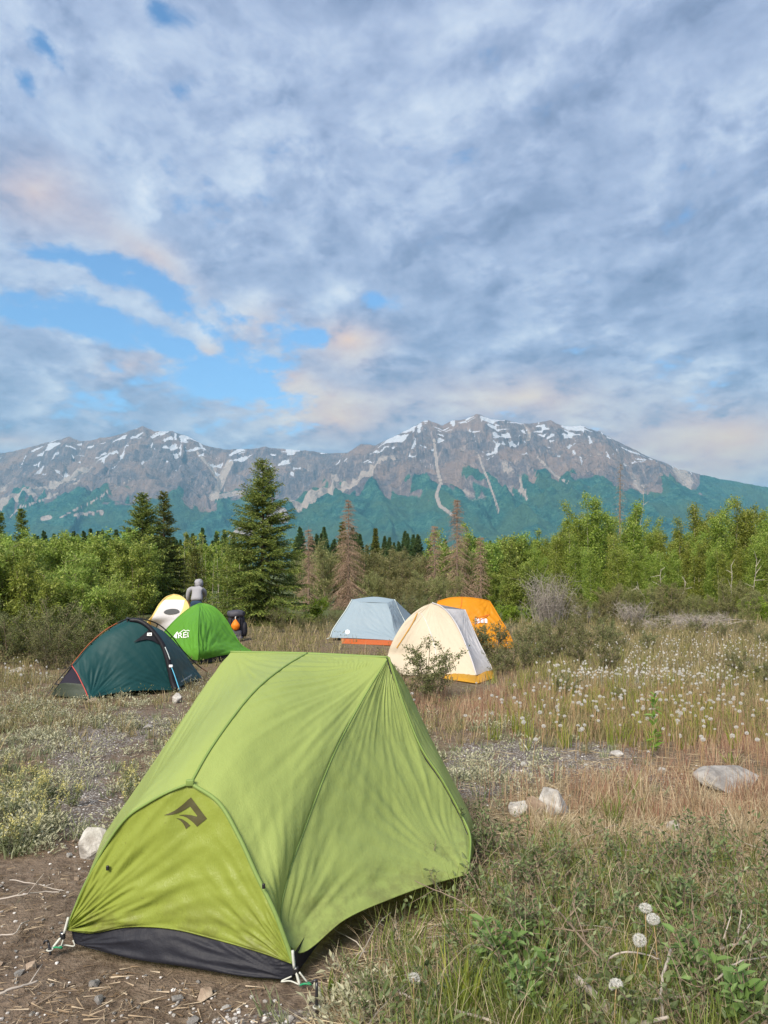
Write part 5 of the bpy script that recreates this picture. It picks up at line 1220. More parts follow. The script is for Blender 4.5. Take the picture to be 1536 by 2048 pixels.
# ================================================================== broadleaf trees and bushes
def leafy(seed, h, nst, r0, spread, nbr, blen, nleaf, LL, LW, up=.7, droop=.0, first=.15, stem_r=.02, conical=.7, jit=.05, wob=.05):
    g = rnd(seed); wood = []; LP, LD = [], []
    for s_ in range(nst):
        a0 = g.uniform(0, 6.283); o = np.array([np.cos(a0), np.sin(a0), 0]); hs = h * g.uniform(.72, 1.0) if s_ else h
        lean = spread * g.uniform(.3, 1.0) if s_ else spread * .25
        t = np.linspace(0, 1, 8)[:, None]
        P = o * r0 * g.uniform(0, 1) + np.array([0, 0, -.05]) + np.array([0, 0, 1.0]) * hs * t + o * lean * hs * t ** 1.3 + np.cumsum(g.normal(0, wob * h / 8, (8, 3)) * [1, 1, 0], 0)
        wood.append(tri_of(tube(P, np.linspace(stem_r * (.7 if s_ else 1), .004, 8), 5)))
        nb = max(3, int(nbr / nst))
        for b in range(nb):
            f = first + (1 - first) * (b + g.random()) / nb
            c = np.array([np.interp(f, t[:, 0], P[:, k]) for k in range(3)])
            ln = blen * (1 - f * conical) ** .8 * g.uniform(.6, 1.2) * (.45 + .55 * min(1, (f - first) / .2 + .35))
            az = g.uniform(0, 6.283); d = np.array([np.cos(az), np.sin(az), up + g.normal(0, .25)]); d /= np.linalg.norm(d)
            u = np.linspace(0, 1, 5)[:, None]; B = c + d * ln * u + np.array([0, 0, -1.0]) * droop * ln * u ** 2 + np.cumsum(g.normal(0, .03 * ln, (5, 3)), 0)
            wood.append(tri_of(tube(B, np.linspace(.004 + .006 * ln, .002, 5), 3, False)))
            m = max(4, int(nleaf / (nst * nb) * ln / (blen * .62)))
            k = g.uniform(.12, 1.0, m) ** .8
            q = np.stack([np.interp(k, u[:, 0], B[:, i]) for i in range(3)], 1) + g.normal(0, jit, (m, 3)) * (ln / blen) ** .5
            LP.append(q); LD.append(d * .5 + g.normal(0, .75, (m, 3)) + [0, 0, -droop * .8 - .1])
        m = nleaf // (nst * 14); k = g.uniform(.75, 1.02, m); q = np.stack([np.interp(k, t[:, 0], P[:, i]) for i in range(3)], 1) + g.normal(0, jit * .8, (m, 3)); LP.append(q); LD.append(g.normal(0, .8, (m, 3)) + [0, 0, .2])
    P, D = np.concatenate(LP), np.concatenate(LD)
    P[:, 2] = np.maximum(P[:, 2], .02)
    N = unit(g.normal(0, .6, (len(P), 3)) + [0, 0, 1.0]); s = g.uniform(.65, 1.25, len(P))
    return cat_t(wood), leaves(P, D, N, LL * s, LW * s)
def proto(kind, bark, *a, **k):
    wd, lv = leafy(*a, **k); return [('trunk', mesh_np('trunk', *wd, False, [bark])), ('crown', mesh_np('crown', *lv, False, [ML[kind]]))]
PR = {}
PR['aspen'] = [proto('aspen', M_bark, 400 + i, 5.0, 4 + i % 2, .55, .07, 90, .70, 13000, .070, .055, up=1.1, first=.05, stem_r=.020, conical=.60, jit=.15) for i in range(4)]
PR['sparse'] = [proto('aspen', M_bark, 420 + i, 4.0, 4, .7, .08, 30, .55, 2600, .075, .06, up=1.1, first=.25, stem_r=.022, conical=.5, jit=.07, wob=.02) for i in range(2)]
PR['willow'] = [proto('willow', M_twig, 440 + i, 2.4, 7, .35, .34, 84, .70, 8200, .105, .030, up=.7, droop=.30, first=.06, stem_r=.020, conical=.35, jit=.07) for i in range(4)]
PR['grey'] = [proto('greywillow', M_twig, 460 + i, 2.4, 8, .4, .30, 70, .60, 6500, .075, .026, up=.9, first=.05, stem_r=.015, conical=.4, jit=.07) for i in range(3)]
PR['green'] = [proto('willow', M_twig, 480 + i, 3.0, 6, .5, .25, 70, .85, 9000, .085, .055, up=.8, first=.05, stem_r=.02, conical=.45, jit=.10) for i in range(3)]
PR['lime'] = [proto('lime', M_stem, 490, .8, 9, .2, .5, 40, .3, 2500, .06, .03, up=.9, first=.05, stem_r=.006, conical=.3, jit=.04)]
PR['olive'] = [proto('olive', M_twig, 500 + i, .75, 9, .18, .55, 60, .30, 3000, .034, .016, up=.8, first=.1, stem_r=.007, conical=.3, jit=.025) for i in range(3)]
PR['oliveb'] = [proto('olive', M_twig, 510 + i, 1.6, 10, .35, .45, 80, .5, 5200, .05, .022, up=.8, first=.05, stem_r=.010, conical=.3, jit=.045) for i in range(2)]
BASEH = dict(aspen=5.0, sparse=4.0, willow=2.4, grey=2.4, green=3.0, lime=.8, olive=.75, oliveb=1.6)
_gi = rnd(77); _cnt = {}
def put(kind, name, pxx, top, Y, label, cat, group, sc=None):
    s_ = sc if sc else (HOR + F * EYE / Y - top) * Y / F / BASEH[kind]
    x = (pxx - 768) * Y / F; k = _cnt.get(kind, 0); _cnt[kind] = k + 1
    return place(name, label, cat, PR[kind][k % len(PR[kind])], (x, Y, float(gz(x, Y)) if Y < 25 else 0), _gi.uniform(0, 6.28), s_, group)
# right-hand aspens, following the crown line
G1 = 'aspens of the thicket beyond the meadow'
prof = [(1105, 1062), (1135, 1040), (1160, 1012), (1200, 992), (1232, 1030), (1258, 1008), (1300, 1042), (1335, 1062), (1372, 1040), (1402, 1010), (1432, 1006), (1462, 1045), (1490, 998), (1530, 1014), (1565, 1020), (1610, 1005), (1660, 1015), (1710, 1000), (1770, 1010)]
g_ = rnd(12)
for i, (x, t_) in enumerate(prof):
    put('aspen', 'aspen_tree', x, t_, g_.uniform(31, 36), 'tall yellow green aspen whose crown tops the dense thicket', 'tree', G1)
for x in np.arange(1090, 1800, 22): put('aspen', 'aspen_tree', x + g_.uniform(-12, 12), g_.uniform(1065, 1110), g_.uniform(28, 31), 'shorter leafy aspen along the meadow side of the dense thicket', 'tree', 'shorter aspens along the meadow side')
for x in np.arange(1096, 1800, 17): put('aspen', 'aspen_tree', x + g_.uniform(-8, 8), np.interp(x, [p[0] for p in prof], [p[1] for p in prof]) + g_.uniform(12, 50), g_.uniform(33, 38), 'aspen filling the middle of the dense thicket behind shorter ones', 'tree', 'aspens in the middle of the thicket')
for x in np.arange(925, 1110, 22): put('green', 'willow_tree', x + g_.uniform(-8, 8), g_.uniform(1064, 1092), g_.uniform(35, 40), 'rounded green willow behind the orange tent and dead spruces', 'tree', 'rounded green willows behind the orange tent')
for x in np.arange(975, 1090, 24): put('green', 'willow_tree', x + g_.uniform(-8, 8), g_.uniform(1118, 1150), g_.uniform(29, 32), 'rounded green willow behind the orange tent and dead spruces', 'tree', 'rounded green willows behind the orange tent')
for x in np.arange(600, 960, 20): put('grey', 'willow_bush', x + g_.uniform(-8, 8), g_.uniform(1090, 1128), g_.uniform(34, 44), 'grey green willow bush among the dead brown spruces', 'bush', 'grey green willows among the dead spruces')
for x in np.arange(740, 905, 26): put('grey', 'willow_bush', x + g_.uniform(-8, 8), g_.uniform(1140, 1165), g_.uniform(27, 31), 'grey green willow bush among the dead brown spruces', 'bush', 'grey green willows among the dead spruces')
for x in np.arange(340, 490, 19): put('sparse', 'aspen_tree', x + g_.uniform(-6, 6), g_.uniform(1062, 1095), g_.uniform(33, 40), 'thin pale stemmed aspen between the olive spruce and tallest spruce', 'tree', 'pale stemmed aspens left of the tallest spruce')
for x in np.arange(335, 500, 28): put('green', 'willow_tree', x + g_.uniform(-6, 6), g_.uniform(1085, 1130), g_.uniform(38, 44), 'soft green willow filling the gap behind pale stemmed aspens', 'tree', 'willows behind the pale stemmed aspens')
# left-hand thicket
for x in np.arange(-260, 300, 26): put('green', 'willow_tree', x + g_.uniform(-8, 8), g_.uniform(1066, 1100), g_.uniform(25, 30), 'tall green willow at the back of the thicket behind the teal tent', 'tree', 'back row of the willow thicket')
for x in np.arange(-200, 235, 34): put('willow', 'willow_bush', x + g_.uniform(-10, 10), g_.uniform(1095, 1150), g_.uniform(17, 21), 'bright drooping leaved willow bush behind the dark teal tent', 'bush', 'bright willows behind the teal tent')
for x, t_, Y in [(20, 1085, 15.5), (75, 1110, 15), (-60, 1090, 15), (140, 1135, 15), (195, 1160, 15.2), (228, 1180, 16), (-120, 1100, 14.5)]:
    put('willow', 'willow_bush', x, t_, Y, 'bright drooping leaved willow bush behind the dark teal tent', 'bush', 'bright willows behind the teal tent')
for x, t_, Y in [(70, 1218, 13.2), (120, 1205, 13), (165, 1225, 13), (20, 1225, 13), (-40, 1215, 13), (215, 1250, 13), (100, 1245, 12.2)]:
    put('oliveb', 'low_shrub', x, t_, Y, 'dusky olive shrub in front of the bright willows near teal tent', 'shrub', 'dusky shrubs by the teal tent')
# low growth along the foot of the right thicket and by the tents
for x in np.arange(1110, 1700, 21): put('grey', 'willow_bush', x + g_.uniform(-8, 8), g_.uniform(1160, 1200), g_.uniform(22, 27), 'low grey green willow at the foot of the aspen thicket', 'bush', 'low willows at the foot of the aspens')
for x, t_ in [(632, 1196), (1010, 1208), (1035, 1212), (1062, 1214), (985, 1212), (1500, 1200), (1528, 1195)]: put('lime', 'lime_shrub', x, t_, 24, 'low lime green clump on open ground before the thicket', 'shrub', 'lime green clumps before the thicket')
for x, t_, Y in [(560, 1215, 20), (600, 1222, 20), (640, 1228, 20), (675, 1215, 22), (820, 1190, 24), (850, 1196, 23), (720, 1195, 26)]: put('oliveb', 'low_shrub', x, t_, Y, 'olive scrub between the tallest spruce and the dusty blue tent', 'shrub', 'olive scrub behind the blue tent')
_o = [(1040, 1255, 14), (1075, 1240, 15), (1110, 1246, 14), (1140, 1232, 16.5), (1175, 1250, 14.5), (1205, 1238, 16), (1060, 1275, 12.6), (1105, 1268, 13), (1160, 1275, 12.6), (1235, 1255, 15), (1210, 1282, 12), (1265, 1240, 18), (1330, 1235, 20), (1390, 1240, 19), (1440, 1245, 18), (1490, 1240, 18.5), (1530, 1255, 16), (1020, 1290, 12), (1000, 1306, 11.6), (1300, 1262, 15), (1480, 1300, 11.5), (1530, 1320, 10.8), (1560, 1290, 12), (1130, 1345, 9.6), (1240, 1370, 9)]
for x, t_, Y in _o: put('olive', 'low_shrub', x, t_, Y, 'small leaved dark olive shrub among the dandelion seed heads', 'shrub', 'olive shrubs in the dandelion meadow')
put('olive', 'low_shrub', 850, 1302, 9.4, 'twiggy small leaved shrub in front of the cream tent', 'shrub', None, .95)
put('olive', 'low_shrub', 800, 1322, 9.0, 'low twiggy shrub between the cream tent and big green tent', 'shrub', None, .6)
put('olive', 'low_shrub', 985, 1240, 12.9, 'open dark twiggy shrub against the orange tent', 'shrub', None, .95)
put('olive', 'low_shrub', 950, 1240, 13.2, 'sparse leafy twigs before the pale logo on orange tent', 'shrub', None, .85)
# grey dead brush
def brush_mesh(seed, h, w_, n, arch=.3):
    g = rnd(seed); parts = []
    for i in range(n):
        az = g.uniform(0, 6.283); o = np.array([np.cos(az), np.sin(az), 0]); l = g.uniform(.5, 1.05) * h; t = np.linspace(0, 1, 6)[:, None]
        P = o * g.uniform(0, w_ * .45) + np.array([0, 0, 1.0]) * l * (t - arch * t ** 2.4) + o * (w_ * .5 * g.uniform(.1, 1) * t ** 1.2 + arch * l * .5 * t ** 2) + np.cumsum(g.normal(0, .02 * h, (6, 3)), 0) * [1, 1, .4]
        parts.append(tri_of(tube(P, np.linspace(.008, .002, 6) * (h ** .3), 3, False)))
        for k in range(5):
            f = g.uniform(.3, 1); c = np.array([np.interp(f, t[:, 0], P[:, j]) for j in range(3)]); d = g.normal(0, .6, 3) + [0, 0, .5]
            parts.append(tri_of(tube(c + unit(d) * l * .25 * np.linspace(0, 1, 3)[:, None], [.0035, .0025, .0015], 3, False)))
    return cat_t(parts)
for x, top, Y, w_, n, arch, lb in [(1098, 1140, 21.5, .95, 130, .1, 'upright grey leafless brush in front of the aspen thicket'), (1268, 1192, 22, .7, 90, .2, 'small pale leafless bush beside the pond'), (1395, 1203, 21, 1.5, 150, .55, 'arching grey leafless branches right of the pond'), (1320, 1222, 20, 1.0, 70, .5, 'low tangle of grey twigs in front of the pond'), (1180, 1190, 24, 1.0, 70, .4, 'sparse grey dead twigs between upright brush and pond')]:
    h = (HOR + F * EYE / Y - top) * Y / F; V, T = brush_mesh(int(x), h, w_, n, arch)
    tag(obj('dead_brush', mesh_np('dead_brush', V, T, False, [ML['grey']]), None, ((x - 768) * Y / F, Y, 0)), lb, 'brush')
# bare poles in the thicket
for x, top, bot, Y, lean, lb in [(1281, 976, 1207, 37, .1, 'thin bare pale pole standing above the aspen crowns'), (1144, 1055, 1215, 34, -.1, 'pale dead stem with bare top at the thicket edge'), (1318, 1140, 1215, 27, .12, 'short white birch stem at the foot of the thicket'), (1362, 1165, 1212, 27, .5, 'leaning broken white stem at the foot of the thicket'), (1290, 1172, 1195, 27, -1.6, 'fallen pale branch slanting in the thicket foot'), (1460, 1130, 1215, 27.5, .05, 'straight pale stem before the dark gap in thicket'), (1502, 1120, 1215, 27, .1, 'bare pale stem right of the dark gap in thicket')]:
    h = (bot - top) * Y / F; z0 = EYE - (bot - HOR) * Y / F; b = np.array([(x - 768) * Y / F, Y, max(0, z0)]); t = np.linspace(0, 1, 8)[:, None]
    if z0 < .3: b[2] = -.02; h = EYE - (top - HOR) * Y / F
    P = np.array([lean * h * .5, 0, h]) * t + np.cumsum(rnd(int(x)).normal(0, .012 * h, (8, 3)), 0) * [1, 1, 0]
    e = empty('bare_stem', tuple(b), lb, 'dead tree'); obj('trunk', mesh_np('trunk', *tube(P, np.linspace(.014, .006, 8), 6), True, [M_gbark]), e)
    tw = [tri_of(tube(P[k] + unit(rnd(k + int(x)).normal(0, 1, 3) + [0, 0, .6]) * .35 * np.linspace(0, 1, 3)[:, None], [.01, .007, .004], 3, False)) for k in range(3, 8)]
    obj('twigs', mesh_np('twigs', *cat_t(tw), False, [M_gbark]), e)
# pond
def pond():
    a = np.linspace(0, 2 * np.pi, 40, endpoint=False); c = np.array([(1292 - 768) * 25 / F, 25.2]); r = 1 + .25 * pn(np.cos(a) * 1.3 + 5, np.sin(a) * 1.3)
    V = np.stack([c[0] + np.cos(a) * 3.3 * r, c[1] + np.sin(a) * .75 * r, np.full(40, .035)], 1); V = np.concatenate([V, [[c[0], c[1], .035]]]); T = np.stack([np.arange(40), (np.arange(40) + 1) % 40, np.full(40, 40)], 1)
    m, t = mat('pond_water'); n = t.noise(t.node('ShaderNodeNewGeometry').outputs['Position'], 6.0, 3, .5); bmp = t.node('ShaderNodeBump', {'Height': n, 'Strength': .15, 'Distance': .05})
    b = t.node('ShaderNodeBsdfPrincipled', {'Base Color': (.05, .055, .04, 1), 'Roughness': .08, 'Normal': bmp.outputs[0]}); finish(t, b.outputs[0])
    tag(obj('pond', mesh_np('pond', V, T, False, [m])), kind='structure')
pond()
# ================================================================== ground cover, stones, flowers, sticks
TENT_FOOT = [
    [tl(-.06, -.58, 0)[:2], tl(-.06, .56, 0)[:2], px(760, 1800, 3.3)[:2], px(945, 1750, 3.7)[:2], px(955, 1690, 4.3)[:2], tl(2.3, .55, 0)[:2], tl(2.3, -.55, 0)[:2], tl(1.0, -1.1, 0)[:2]],
    [gp(95, 1396)[:2], gp(180, 1400)[:2], gp(352, 1382)[:2], gp(408, 1358)[:2], np.array([-3.3, 11.6]), np.array([-4.4, 10.6])],
    [gp(396, 1332)[:2], np.array([-2.35, 14.05]), np.array([-3.9, 15.7]), np.array([-4.8, 14.3])],
    [gp(290, 1278)[:2], gp(380, 1276)[:2], np.array([-5.2, 20.7]), np.array([-6.2, 20.7])],
    [gp(650, 1282)[:2], gp(810, 1292)[:2], np.array([1.4, 18.2]), np.array([1.2, 19.6]), np.array([-1.3, 19.5])],
    [gp(768, 1356)[:2], gp(955, 1366)[:2], gp(990, 1350)[:2], np.array([1.8, 13.4]), np.array([.4, 13.5])],
    [gp(856, 1302)[:2], gp(1032, 1298)[:2], np.array([3.0, 18]), np.array([1, 18])],
]
def in_tents(x, y):
    r = np.zeros(np.shape(x), bool)
    for P in TENT_FOOT:
        c = np.zeros(np.shape(x), bool); n = len(P)
        for i in range(n):
            (x1, y1), (x2, y2) = P[i], P[(i + 1) % n]
            k = ((y1 > y) != (y2 > y)) & (x < (x2 - x1) * (y - y1) / (y2 - y1 + 1e-12) + x1); c ^= k
        r |= c
    return r
def scatter(seed, n, p0, p1, q0, q1, dens=None):
    """points spread evenly over the visible ground; dens(P, Q, x, y) -> 0..1"""
    g = rnd(seed); P = g.uniform(p0, p1, n); Q = g.uniform(q0, q1, n); Y = F * EYE / (Q - HOR); x = (P - 768) * Y / F
    k = ~in_tents(x, Y) & (g.random(n) > .97 * np.minimum(1, 1.6 * np.exp(-(((P - 612) / 62) ** 2 + ((Q - 1985) / 48) ** 2))))
    if dens is not None: k &= g.random(n) < dens(P, Q, x, Y)
    x, Y, P, Q = x[k], Y[k], P[k], Q[k]
    return np.stack([x, Y, gz(x, Y)], 1), P, Q
def replicate(protos, pos, g, smin=.7, smax=1.3, tilt=.15, scale=None):
    """many copies of small tuft meshes as one mass"""
    Vs, Ts, o = [], [], 0; which = g.integers(0, len(protos), len(pos))
    for k, (V0, T0) in enumerate(protos):
        p = pos[which == k]; n = len(p)
        if not n: continue
        a = g.uniform(0, 6.283, n); s = g.uniform(smin, smax, n) if scale is None else scale[which == k] * g.uniform(smin, smax, n)
        c, s_ = np.cos(a), np.sin(a); tx, ty = g.normal(0, tilt, n), g.normal(0, tilt, n)
        V = V0[None] * s[:, None, None]; X = V[..., 0] * c[:, None] - V[..., 1] * s_[:, None]; Yy = V[..., 0] * s_[:, None] + V[..., 1] * c[:, None]; Z = V[..., 2]
        X = X + Z * tx[:, None]; Yy = Yy + Z * ty[:, None]
        Vw = np.stack([X, Yy, Z], -1) + p[:, None]
        Vs.append(Vw.reshape(-1, 3)); Ts.append((T0[None] + (np.arange(n) * len(V0))[:, None, None]).reshape(-1, 3) + o); o += n * len(V0)
    return np.concatenate(Vs), np.concatenate(Ts)
def tuft(seed, n, L, Wd, r, spread, bend, seg=3):
    g = rnd(seed); a = g.uniform(0, 6.283, n); q = g.uniform(0, 1, n) ** .6 * r
    P = np.stack([np.cos(a) * q, np.sin(a) * q, np.full(n, -.01)], 1); D = np.stack([np.cos(a) * spread * g.uniform(.2, 1, n), np.sin(a) * spread * g.uniform(.2, 1, n), np.ones(n)], 1)
    return blades(P, D, L * g.uniform(.5, 1.1, n), Wd * g.uniform(.7, 1.2, n), bend * g.uniform(.3, 1.4, n), g, seg)
def rosette(seed, n, L, Wd, h, spread=1.0, six=False):
    g = rnd(seed); a = g.uniform(0, 6.283, n); rad = g.uniform(0, 1, n) ** .6 * spread * h
    P = np.stack([np.cos(a) * rad, np.sin(a) * rad, g.uniform(0, 1, n) * h], 1); D = np.stack([np.cos(a), np.sin(a), g.uniform(.1, 1.4, n)], 1) + g.normal(0, .35, (n, 3))
    return leaves(P, D, unit(g.normal(0, .5, (n, 3)) + [0, 0, 1]), L * g.uniform(.6, 1.3, n), Wd * g.uniform(.7, 1.2, n), .25, six)
def stuff(name, label, V, T, m):
    return tag(obj(name, mesh_np(name, V, T, False, [m])), label, None, None, 'stuff')
G = rnd(2024)
W0, W1 = -380, 1920
fade = lambda Q: 1.0
# --- silver mat plants, left and scattered
def d_silver(P, Q, x, y):
    b = ell(P, Q, 180, 1450, 320, 70) + .8 * ell(P, Q, 40, 1640, 150, 90) + .55 * ell(P, Q, 300, 1540, 120, 90) + .5 * ell(P, Q, 1000, 1450, 160, 30) + .5 * ell(P, Q, 560, 1400, 300, 40) + .8 * ell(P, Q, 560, 2010, 130, 40) + .45 * ell(P, Q, 950, 1530, 120, 40) + .25 * ell(P, Q, 330, 1380, 120, 30)
    return np.clip(b * (1 - np.minimum(1, 1.1 * soil_mask(x, y))) * 2.0 * sst(fbm(x / .45, y / .45, 3), -.15, .18), 0, 1)
sp_, P_, Q_ = scatter(11, 21000, W0, 1250, 1350, 2060, d_silver)
V, T = replicate([rosette(i, 22, .028, .011, .06, 1.0) for i in range(5)], sp_, G, .6, 1.5); stuff('silver_mat', 'pale silver green mat of small leaves over stony ground', V, T, ML['silver'])
sp_, P_, Q_ = scatter(12, 9000, W0, 1400, 1330, 2060, lambda P, Q, x, y: np.clip(.9 * d_silver(P, Q, x + .3, y) + .04 + .5 * ell(P, Q, 330, 1500, 90, 70) + .6 * ell(P, Q, 1100, 1450, 160, 25) + .5 * ell(P, Q, 60, 1600, 120, 130) - .6 * soil_mask(x, y), 0, 1))
V, T = replicate([tuft(20 + i, 14, .11, .007, .04, .5, .35, 2) for i in range(4)], sp_, G, .6, 1.4); stuff('low_herbs', 'low grey green herbs over stony ground', V, T, ML['silverg'])
# --- meadow: dull green and straw growth across the middle distance
def d_meadow(P, Q, x, y):
    b = sst(Q, 1236, 1250) * (1 - sst(Q, 1420, 1520)) * (.30 + .7 * sst(P, 980, 1150)) + .5 * ell(P, Q, 620, 1300, 200, 40) + .4 * (P < 60) * (Q < 1380)
    b = b * (1 - .8 * ell(P, Q, 330, 1420, 200, 40)) * (1 - .6 * gravel_mask(x, y)) * (1 - .7 * ell(P, Q, 950, 1420, 90, 40)) * (1 - np.minimum(1, 1.3 * ell(P, Q, 725, 1296, 85, 14))) * (1 - np.minimum(1, 1.3 * ell(P, Q, 940, 1372, 75, 16)))
    return np.clip(b * (.9 + .9 * fbm(x / .8 + 3, y / .8, 3)), 0, 1)
sp_, P_, Q_ = scatter(13, 17000, W0, W1, 1236, 1520, d_meadow)
V, T = replicate([tuft(30 + i, 12, .26, .010, .07, .35, .3, 2) for i in range(5)], sp_, G, .55, 1.25, scale=np.clip(sp_[:, 1] / 13, .75, 1.5)); stuff('meadow_grass', 'mixed dull green and straw meadow grass around the tents', V, T, ML['meadow'])
sp_, P_, Q_ = scatter(14, 8000, W0, W1, 1238, 1480, lambda P, Q, x, y: np.clip(d_meadow(P, Q, x, y) * .9, 0, 1))
V, T = replicate([rosette(40 + i, 24, .035, .014, .20, .55) for i in range(5)], sp_, G, .6, 1.3, scale=np.clip(sp_[:, 1] / 13, .75, 1.4)); stuff('meadow_herbs', 'leafy grey green herbs filling the meadow', V, T, ML['greywillow'])
# --- reddish stalks
def d_red(P, Q, x, y): return np.clip((ell(P, Q, 940, 1395, 120, 42) + ell(P, Q, 1130, 1405, 190, 30) + .7 * ell(P, Q, 1300, 1430, 250, 40) + .5 * ell(P, Q, 860, 1330, 90, 25) + .6 * ell(P, Q, 1480, 1470, 140, 50) + .35 * ell(P, Q, 1350, 1600, 260, 60)) * (1 + fbm(x / .5, y / .5, 2)) * (1 - np.minimum(1, 1.2 * ell(P, Q, 940, 1374, 75, 14))), 0, 1)
sp_, P_, Q_ = scatter(15, 12000, 700, W1, 1300, 1650, d_red)
V, T = replicate([tuft(50 + i, 9, .20, .0055, .05, .16, .10, 2) for i in range(4)], sp_, G, .6, 1.2); stuff('reddish_stalks', 'reddish dry flower stalks standing in the meadow', V, T, ML['red'])
sp_, P_, Q_ = scatter(16, 900, 980, W1, 1290, 1500, lambda P, Q, x, y: np.clip(.35 + .6 * ell(P, Q, 1180, 1380, 120, 40) + .5 * ell(P, Q, 1400, 1440, 160, 40), 0, 1))
V, T = replicate([tuft(60 + i, 14, .28, .010, .05, .22, .2, 2) for i in range(3)], sp_, G, .6, 1.2); stuff('yellow_grass', 'yellow green grass between the dandelions', V, T, ML['ygrass'])
# --- dry grass on the right and around
def d_dry(P, Q, x, y): return np.clip((1 - .85 * np.minimum(1, gravel_mask(x, y) * 1.3)) * (.9 * ell(P, Q, 1330, 1620, 260, 80) + .6 * ell(P, Q, 1150, 1640, 170, 60) + .6 * ell(P, Q, 1480, 1720, 200, 90) + .22 * sst(P, 640, 760) * sst(Q, 1700, 1800) + .35 * ell(P, Q, 1200, 1560, 120, 25) + .25 * ell(P, Q, 680, 2030, 160, 40)) * (.9 + fbm(x / .4, y / .4, 3)), 0, 1)
sp_, P_, Q_ = scatter(17, 5200, 620, W1, 1480, 2120, d_dry)
V, T = replicate([tuft(70 + i, 16, .18, .0036, .05, .65, .8) for i in range(5)], sp_, G, .5, 1.3, .3); stuff('dry_grass', 'tangled straw coloured dry grass', V, T, ML['dry'])
sp_, P_, Q_ = scatter(18, 6500, 600, W1, 1500, 2120, lambda P, Q, x, y: np.clip(d_dry(P, Q, x, y) * .8 + .15, 0, 1))
fl_ = [needles(np.c_[rnd(k).normal(0, .05, (10, 2)), rnd(k).uniform(.004, .02, 10)], np.c_[rnd(k + 9).normal(0, 1, (10, 2)), rnd(k).normal(.02, .06, 10)], rnd(k).uniform(.08, .24, 10), .004, rnd(k)) for k in range(80, 85)]
V, T = replicate(fl_, sp_, G, .6, 1.3, 0); stuff('straw_litter', 'flattened straw lying on the ground', V, T, ML['dry'])
# --- litter on the bare soil
sp_, P_, Q_ = scatter(19, 7000, W0, W1, 1380, 2120, lambda P, Q, x, y: np.clip(.25 + .5 * soil_mask(x, y), 0, 1) * (.5 + fbm(x / .3, y / .3, 3)))
fl_ = [needles(np.c_[rnd(k).normal(0, .04, (6, 2)), rnd(k).uniform(.003, .012, 6)], np.c_[rnd(k + 9).normal(0, 1, (6, 2)), rnd(k).normal(.02, .08, 6)], rnd(k).uniform(.02, .09, 6), .0045, rnd(k)) for k in range(90, 96)]
V, T = replicate(fl_, sp_, G, .5, 1.3, 0); stuff('soil_litter', 'bits of twig and leaf on the bare soil', V, T, ML['litter'])
# --- green grass in front right, and mixed weeds
def d_fg(P, Q, x, y): return np.clip((.75 * sst(P, 640, 860) * sst(Q, 1640, 1760) + .5 * ell(P, Q, 1240, 1620, 70, 40) + .4 * ell(P, Q, 1000, 1700, 120, 60)) * (.75 + 1.0 * fbm(x / .5 + 7, y / .5, 3)), 0, 1)
sp_, P_, Q_ = scatter(21, 1500, 600, W1, 1560, 2150, d_fg)
V, T = replicate([tuft(100 + i, 14, .24, .0055, .04, .30, .4) for i in range(5)], sp_, G, .6, 1.35); stuff('green_grass', 'thin green grass among the foreground shrubs', V, T, ML['grass'])
sp_, P_, Q_ = scatter(22, 550, 600, W1, 1600, 2150, d_fg)
V, T = replicate([rosette(110 + i, 18, .036, .017, .16, .5, True) for i in range(5)], sp_, G, .6, 1.3); stuff('low_weeds', 'small leaved weeds under the foreground shrubs', V, T, ML['fg'])

sp_, P_, Q_ = scatter(23, 1100, 640, W1, 1600, 2150, lambda P, Q, x, y: np.clip(sst(P, 660, 850) * (.45 + .9 * fbm(x / .6 + 2, y / .6, 3)), 0, 1))
V, T = replicate([tuft(120 + i, 3, .42, .0030, .05, .28, .55, 4) for i in range(6)], sp_, G, .5, 1.15, .2); stuff('tall_straws', 'tall thin pale straws rising through the foreground shrubs', V, T, ML['dry'])

# --- stones
M_stone = None
def stone_mats():
    out = []
    for nm, a, b in (('white_stone', (.27, .25, .225), (.50, .485, .455)), ('grey_stone', (.17, .16, .15), (.30, .285, .265)), ('tan_stone', (.22, .16, .115), (.34, .27, .20))):
        m, t = mat(nm); P = t.node('ShaderNodeTexCoord').outputs['Object']; n = t.noise(P, 9, 6, .65); n2 = t.noise(P, 60, 3, .6)
        mp_ = t.node('ShaderNodeMapping'); mp_.inputs['Scale'].default_value = (28, 5, 5); t.l.new(P, mp_.inputs['Vector']); ns_ = t.noise(mp_.outputs[0], 1.0, 4, .6)
        c = t.mix(t.ss(n, .35, .65), (*a, 1), (*b, 1)); c = t.mix(t.math('MULTIPLY', t.ss(ns_, .52, .68), .55), c, tuple(x * .55 for x in a) + (1,))
        bmp = t.node('ShaderNodeBump', {'Height': t.math('ADD', n, t.math('MULTIPLY', n2, .4)), 'Strength': .6, 'Distance': .02})
        bs = t.node('ShaderNodeBsdfPrincipled', {'Base Color': c, 'Roughness': .85, 'Normal': bmp.outputs[0]}); finish(t, bs.outputs[0]); out.append(m)
    return out
MS = stone_mats()
